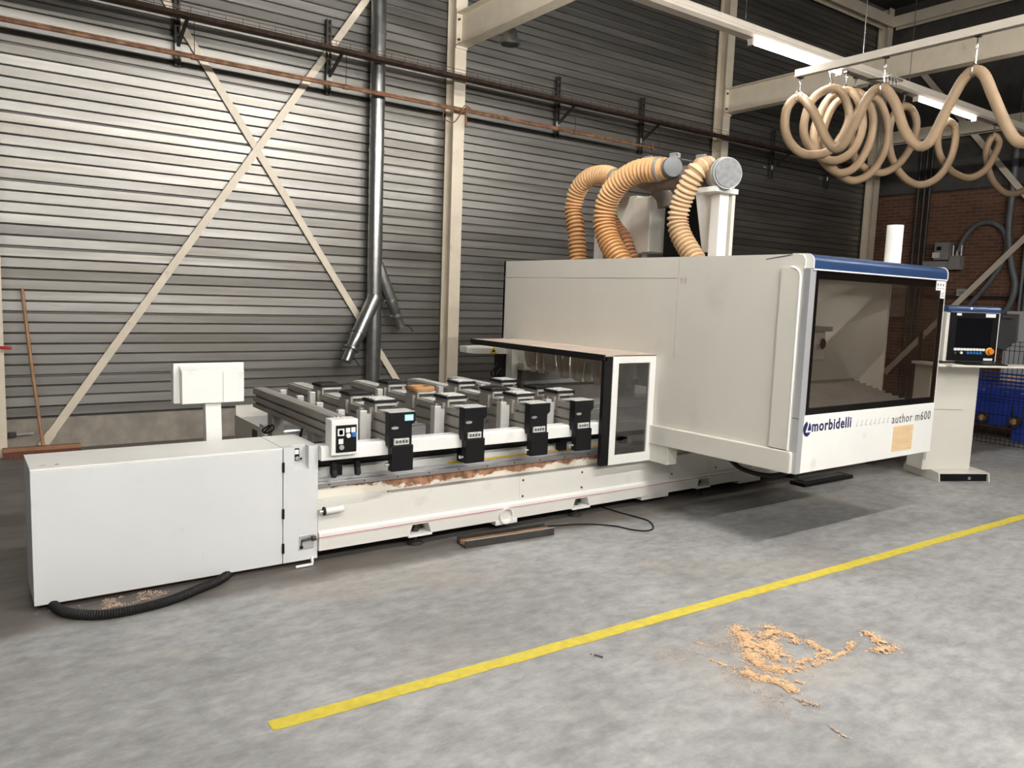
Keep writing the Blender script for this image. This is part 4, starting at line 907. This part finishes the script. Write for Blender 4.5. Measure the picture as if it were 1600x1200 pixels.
def strokes(name, lines, label, dens=1.0, m='sawdust'):
    mb = MB()
    for pts, wd in lines:
        path = resample(spline([(x, y, 0) for x, y in pts], 8), .006)
        for k, p in enumerate(path):
            if random.random() > .55 + .6*mnoise.noise((p.x*14, p.y*14, 3)): 
                if random.random() < .5: continue
            for _ in range(int(wd*700*dens) + 1):
                off = random.gauss(0, .42)*wd; a0 = random.uniform(0, 6.28)
                x = p.x + off*math.cos(a0); y = p.y + off*math.sin(a0)
                if mnoise.fractal((x*22, y*22, 5.1), 1.0, 2.0, 3) < -.22: continue
                h = max(.0015, .009*(1 - abs(off)/wd/1.1)*min(1, wd/.04)) + random.uniform(0, .003)
                a = random.uniform(0, 6.28); s_ = random.uniform(.35, 1)*.0085; ca, sa = math.cos(a)*s_, math.sin(a)*s_
                mb.add([(x-ca, y-sa, h*.6), (x+sa*.6, y-ca*.6, h), (x+ca, y+sa, h*.7), (x-sa*.6, y+ca*.6, h+.001)], [(0,1,2,3)])
    o = mb.build(name, M[m]); o['kind'] = 'stuff'; return tag(o, label, 'sawdust')
strokes('sawdust_heap', [([(3.302,2.47),(3.224,2.357),(3.123,2.251),(3.059,2.173),(3.07,2.091),(3.133,2.03)], .075), ([(3.461,2.375),(3.325,2.296),(3.228,2.187),(3.194,2.091)], .075), ([(3.193,2.332),(3.217,2.235),(3.182,2.136)], .065), ([(3.449,2.328),(3.46,2.258),(3.414,2.2)], .042), ([(3.493,2.169),(3.456,2.09),(3.458,2.049),(3.319,2.053),(3.23,2.045)], .034)], 'spread of pale sawdust swept on the open floor')
strokes('sawdust_ridge', [([(2.946,2.159),(2.923,2.087),(2.966,2.032),(2.989,1.963),(2.971,1.908)], .052), ([(3.066,1.95),(3.076,1.924)], .022)], 'narrow ridge of pale sawdust at the near edge of the spread', 1.3)
strokes('sawdust_arc', [([(3.71,2.064),(3.584,2.013),(3.416,1.994),(3.272,2.005),(3.152,2.026),(3.042,2.035)], .022)], 'thin curved streak of sawdust right of the main spread')
strokes('sawdust_heap', [([(3.854,2.067),(3.80,1.967),(3.807,1.903),(3.692,1.923)], .055), ([(3.621,1.949),(3.69,1.949)], .010)], 'small separate heap of sawdust right of the curved streak')
strokes('sawdust_trail', [([(2.978,2.479),(2.992,2.429),(3.011,2.384)], .009), ([(2.893,2.312),(2.899,2.233),(2.92,2.175)], .018)], 'faint sawdust trail at the left corner of the spread', .7)
strokes('sawdust_smear', [([(2.914,1.846),(2.931,1.804),(2.955,1.765)], .05), ([(2.847,1.651),(2.827,1.554)], .02)], 'faint sawdust smear nearest the camera below the ridge', .25, 'dustedge')
t = thing('metal_scrap', 'tiny bent scrap of shiny metal on the floor by the line', 'scrap', (2.45, 2.61, 0))
MB().add([(2.435,2.625,.002),(2.45,2.605,.009),(2.46,2.62,.003),(2.445,2.635,.006),(2.452,2.585,.002),(2.462,2.592,.007)], [(0,1,3),(1,2,3),(1,4,5),(1,5,2)]).build('foil', M['chrome'], t)
MB().add([(2.425,2.65,.001),(2.437,2.648,.004),(2.434,2.64,.001)], [(0,1,2)]).build('chip', M['darksteel'], t)
chips('fine_dust', [(2.70,2.55),(3.2,2.56),(3.52,2.4),(3.55,2.1),(3.0,1.85),(2.75,1.72),(2.68,1.9),(2.70,2.2),(2.75,2.4)], 2200, 'thin scatter of fine sawdust around the main spread', .02, 'dustedge', 6, .005)
chips('sawdust_litter', [(.28,4.47),(.36,4.42),(.52,4.34),(.80,4.38),(.95,4.44),(.8,4.5),(.5,4.5)], 900, 'scatter of brown sawdust by the black conduit', .0, 'dustedge', 9, .006)

# ------------------------------------------------------------------ hose rail and suction hose
t = thing('hose_rail', 'cream overhead rail carrying the suction hose loops', 'rail', (7.0, 3, 3.97))
MB().prism([(6.965,3.985),(6.965,4.055),(7.035,4.055),(7.035,3.985),(7.012,3.985),(7.012,3.995),(6.988,3.995),(6.988,3.985)], 'y', -1.0, 5.0).build('rail_profile', M['lamphousing'], t)
for y in (4.3, 2.6, .8): MB().cyl((7.0, y, 4.055), (7.0, y, 7.595), .006, n=6).build('suspension_wire', M['chrome'], t)
MB().box(6.98, 7.02, 4.999, 5.006, 3.985, 4.055).build('end_stop', M['lamphousing'], t)
WAVE = [(7.0,2.30,3.5),(7.0,2.45,3.62),(7.0,2.637,3.191),(7.0,2.736,3.084),(7.0,2.885,3.07),(7.0,2.994,3.221),(7.0,3.114,3.468),(7.0,3.2,3.647),(7.0,3.281,3.704),(7.0,3.358,3.658),(7.0,3.433,3.525),(7.0,3.543,3.277),(7.0,3.603,3.166),(7.0,3.679,3.138),(7.0,3.764,3.204),(7.0,3.845,3.321),(7.0,3.95,3.562),(7.0,4.071,3.708),(7.0,4.203,3.663),(7.0,4.327,3.422),(7.0,4.423,3.258),(7.0,4.507,3.227),(7.0,4.597,3.312),(7.0,4.678,3.445),(7.0,4.802,3.648)]
LOOPS = [[7.079,5.0,3.807],[6.955,5.04,3.712],[6.957,5.07,3.528],[7.049,5.06,3.368],[7.239,5.0,3.264],[7.59,4.96,3.339],[7.801,4.94,3.551],[7.897,4.95,3.753],[7.808,4.98,3.942],[7.695,5.05,4.014],[7.443,5.1,3.868],[7.365,5.13,3.599],[7.429,5.11,3.409],[7.622,5.05,3.281],[7.889,5.03,3.293],[8.127,5.0,3.443],[8.234,4.99,3.711],[8.142,5.02,3.973],[8.067,5.12,4.073],[7.835,5.17,3.947],[7.69,5.2,3.693],[7.641,5.18,3.481],[7.761,5.14,3.289],[8.05,5.12,3.185],[8.312,5.08,3.282],[8.51,5.06,3.552],[8.544,5.06,3.839],[8.419,5.09,4.033],[8.339,5.18,4.112],[8.063,5.23,3.963],[7.937,5.26,3.706],[7.905,5.24,3.457],[8.044,5.2,3.249],[8.409,5.18,3.148],[8.723,5.14,3.267],[8.945,5.12,3.548],[8.952,5.12,3.84],[8.829,5.15,4.063],[8.756,5.24,4.138],[8.622,5.29,3.995],[8.566,5.32,3.739],[8.597,5.3,3.487],[8.782,5.26,3.345],[9.142,5.24,3.327],[9.438,5.2,3.472],[9.655,5.18,3.727],[9.719,5.18,3.966],[9.657,5.21,4.121],[9.423,5.2,4.141],[9.301,5.25,4.025],[9.293,5.28,3.803],[9.359,5.26,3.545],[9.574,5.22,3.338],[9.935,5.2,3.268],[10.27,5.16,3.373],[10.517,5.14,3.601],[10.634,5.14,3.858],[10.655,5.17,4.067],[10.535,5.2,4.134],[10.455,5.25,4.049],[10.472,5.28,3.854],[10.587,5.26,3.664],[10.841,5.22,3.527],[11.25,5.2,3.505],[11.595,5.16,3.653],[11.783,5.14,3.889],[11.907,5.16,4.064],[11.827,5.2,4.144],[11.795,5.25,4.034],[11.844,5.28,3.871],[12.041,5.26,3.584],[12.43,5.22,3.426],[12.954,5.2,3.525],[13.4,5.18,3.8]]
hz = ribbed(MB(), WAVE + LOOPS, .0440, .0022, .024, 12, 14).build('suction_hose', M['hosecoil'])
tag(hz, 'long beige suction hose hung in loops from the overhead rail', 'hose')
hooks = [((7.0,3.281,3.75), 3.985, 'hook holding the hose peak nearest the camera'), ((7.0,4.071,3.755), 3.985, 'hook holding the second hose peak on the cream rail'), ((7.02,4.97,3.85), 3.985, 'hook holding the leftmost hose loop at the rail end'),
         ((7.695,5.05,4.06), 4.27, 'hook holding the second loop from the left'), ((8.067,5.12,4.12), 4.27, 'hook holding the third loop from the left'), ((8.339,5.18,4.158), 4.27, 'hook holding the fourth loop from the left'),
         ((8.756,5.24,4.184), 4.27, 'hook holding the last loop of the tight bunch'), ((9.423,5.2,4.187), 4.30, 'hook holding the first loose hose loop'), ((10.535,5.2,4.18), 4.30, 'hook holding the bright narrow hose loop'), ((11.827,5.2,4.19), 4.30, 'hook holding the farthest hose loop')]
for (x, y, z), zt, lb in hooks:
    y2 = min(max(y, 5.13), 5.27) if y > 4.9 and zt > 4.1 else y
    t = thing('hose_hook', lb, 'hook', (x, y, z), group='hooks carrying the suction hose')
    MB().tube([(x + .055*math.cos(a*math.pi/8), y, z - .047 + .055*math.sin(a*math.pi/8)) for a in range(16)], .006, 6, closed=True).build('hose_sling', M['chrome'], t)
    MB().cyl((x, y, z + .005), (x, (y+y2)/2, (z+zt)/2), .007, n=6).build('rod', M['chrome'], t)
    mid = Vector((x, (y+y2)/2, (z+zt)/2)); h = max(.02, (zt - mid.z)*.5)
    MB().tube([(x + .014*math.cos(a*math.pi/6), mid.y, mid.z + h*.5 + h*.5*math.sin(a*math.pi/6)) for a in range(12)], .004, 6, closed=True).build('link', M['chrome'], t)
    MB().box(x-.03, x+.03, y2-.02, y2+.02, zt - .012, zt + .006).cyl((x, y2, mid.z + h), (x, y2, zt), .006, n=6).build('trolley', M['darksteel'], t)
t = thing('rail_clamp', 'cluster of bolts and plates joining hose rail and trunking', 'clamp', (8.6, 4.9, 4.2))
MB().box(8.45, 8.75, 4.86, 4.94, 4.24, 4.26).build('plate', M['chrome'], t)
for k in range(4): MB().cyl((8.5 + .07*k, 4.9, 4.19), (8.5 + .07*k, 4.9, 4.31 - .02*(k % 2)), .012, n=8).build('bolt', M['chrome'], t)
MB().bar((8.6, 4.9, 4.26), (8.6, 5.2, 4.30), .04, .012, (0,0,1)).build('strap', M['darksteel'], t)

# ------------------------------------------------------------------ far right: fence, blue machine, wall gear
FX = 10.75
t = thing('mesh_fence', 'black wire mesh guard fence behind the control console', 'fence', (FX, 3.6, 0))
mb = MB(); y = 1.2
while y < 5.4: mb.cyl((FX, y, .04), (FX, y, 1.36), .004, n=5); y += .055
mb.build('vertical_wires', M['black'], t)['kind'] = 'stuff'
mb = MB()
for z in (.05, .10, .22, .42, .62, .66, .84, 1.04, 1.24, 1.30, 1.355): mb.cyl((FX-.006, 1.2, z), (FX-.006, 5.4, z), .004, n=5)
mb.build('horizontal_wires', M['black'], t)
for y in (1.2, 3.3, 5.4): MB().box(FX-.02, FX+.02, y-.02, y+.02, 0, 1.42).build('fence_post', M['black'], t)
t = thing('blue_conveyor', 'deep blue steel conveyor machine beyond the mesh fence', 'machine', (11.9, 3.6, 0))
MB().box(11.55, 12.4, 1.6, 5.6, .50, .70).build('main_beam', M['machineblue'], t, bev=.01)
for y in (1.8, 4.25): MB().box(11.55, 11.75, y, y+.22, 0, .50).build('leg', M['machineblue'], t, bev=.006)
MB().box(11.53, 11.58, 4.5, 5.45, .18, .50).build('apron', M['machineblue'], t)
MB().box(11.6, 12.3, 4.3, 5.5, .14, .2).build('cross_tray', M['broomwood'], t)
for z in (.735, .78, .825, .87): MB().cyl((11.60 + (z-.73)*1.5, 1.6, z), (11.60 + (z-.73)*1.5, 5.6, z), .012, n=8).build('roller_bar', M['machineblue'], t)
for y in (4.82, 4.42):
    mt = MB().cyl((11.46, y, .27), (11.62, y, .27), .075, n=16).build('gear_motor', M['darksteel'], t)
    MB().cyl((11.44, y, .27), (11.46, y, .27), .04, n=12).build('motor_cap', M['hosebrown'], mt)
mb = MB(); [mb.box(11.545, 11.55, y, y+.06, .64, .655) for y in (4.35, 4.55, 4.85, 4.95)]; mb.build('bracket_marks', M['chrome'], t)
t = thing('grey_switchbox', 'pale grey control box standing behind the mesh fence', 'cabinet', (12.8, 4.5, 0))
MB().box(12.6, 13.0, 3.9, 5.11, .62, 1.74).build('body', M['silver'], t, bev=.008)
MB().box(12.59, 12.60, 4.86, 5.02, .68, .80).build('warning_label', M['tan'], t)
MB().box(12.7, 12.9, 4.3, 4.5, 0, .62).build('stand', M['greybox'], t)
t = thing('meter_box', 'grey meter box mounted on the brick wall', 'meter', (15.3, 7.4, 2.64))
MB().box(15.18, 15.40, 7.27, 7.53, 2.66, 2.99).build('case', M['greybox'], t, bev=.01)
MB().box(15.17, 15.18, 7.40, 7.48, 2.84, 2.91).build('display', M['black'], t)
MB().box(15.165, 15.18, 7.42, 7.55, 2.70, 2.80).build('paper_tag', M['paper'], t)
t = thing('junction_box', 'small grey junction box with pipes below the meter', 'junction box', (15.3, 7.15, 2.48))
MB().box(15.20, 15.40, 7.06, 7.26, 2.48, 2.74).build('case', M['greybox'], t, bev=.01)
for y in (7.235, 7.085): MB().cyl((15.3, y, 2.74), (15.3, y, 2.93), .018, n=10).build('pipe_stub', M['silver'], t)
MB().cyl((15.3, 7.16, 2.74), (15.3, 7.16, 2.84), .03, .015, 12).build('gland', M['silver'], t)
MB().box(15.22, 15.4, 7.26, 7.75, 2.52, 2.64).build('side_duct', M['greybox'], t)
t = thing('wall_socket', 'small pale socket box on the brick wall', 'socket', (15.37, 7.04, 1.99))
MB().box(15.33, 15.40, 6.95, 7.12, 1.99, 2.13).build('case', M['silver'], t, bev=.008)
MB().box(15.326, 15.33, 6.99, 7.08, 2.03, 2.09).build('face', M['greybox'], t)
tag(MB().tube(spline([(15.33,7.15,2.82),(15.33,7.08,3.05),(15.33,6.9,3.28),(15.33,6.65,3.33),(15.33,6.42,3.18),(15.33,6.33,2.9),(15.33,6.38,2.6),(15.33,6.6,2.2),(15.33,6.85,1.85),(15.33,7.0,1.6)], 8), .045, 12).build('arched_hose', M['capgrey']), 'grey hose arching over the brick wall from the junction box', 'hose')
tag(MB().tube(spline([(15.302,6.33,5.2),(15.302,6.32,4.0),(15.302,6.32,3.2),(15.302,6.22,2.6),(15.302,6.12,2.2),(15.302,6.2,1.8),(15.302,6.45,1.55)], 8), .055, 12).build('drop_pipe', M['capgrey']), 'thick grey drop pipe beside the arched hose', 'pipe')
for i, (y, r) in enumerate(((6.02,.03),(5.94,.035),(5.87,.025),(5.80,.03))):
    tag(MB().cyl((15.3, y, 0), (15.3, y, 5), r, n=10).build('conduit_pipe', M['capgrey']), ['first', 'second', 'third', 'fourth'][i] + ' vertical conduit right of the thick drop pipe', 'pipe', 'conduits on the brick wall')
for i, z in enumerate((2.0, 1.96)):
    tag(MB().cyl((15.36, 5.9, z), (15.36, 8.4, z), .012, n=8).build('wall_conduit', M['darksteel']), ['upper', 'lower'][i] + ' thin dark conduit running along the brick wall', 'pipe')
for i, y in enumerate((8.0, 7.88, 7.78)):
    tag(MB().cyl((15.3, y, 0), (15.3, y, 5), .03, n=8).build('corner_pipe', M['darksteel']), ['left', 'middle', 'right'][i] + ' dark pipe of three rising beside the corner column', 'pipe', 'dark pipes by the corner column')
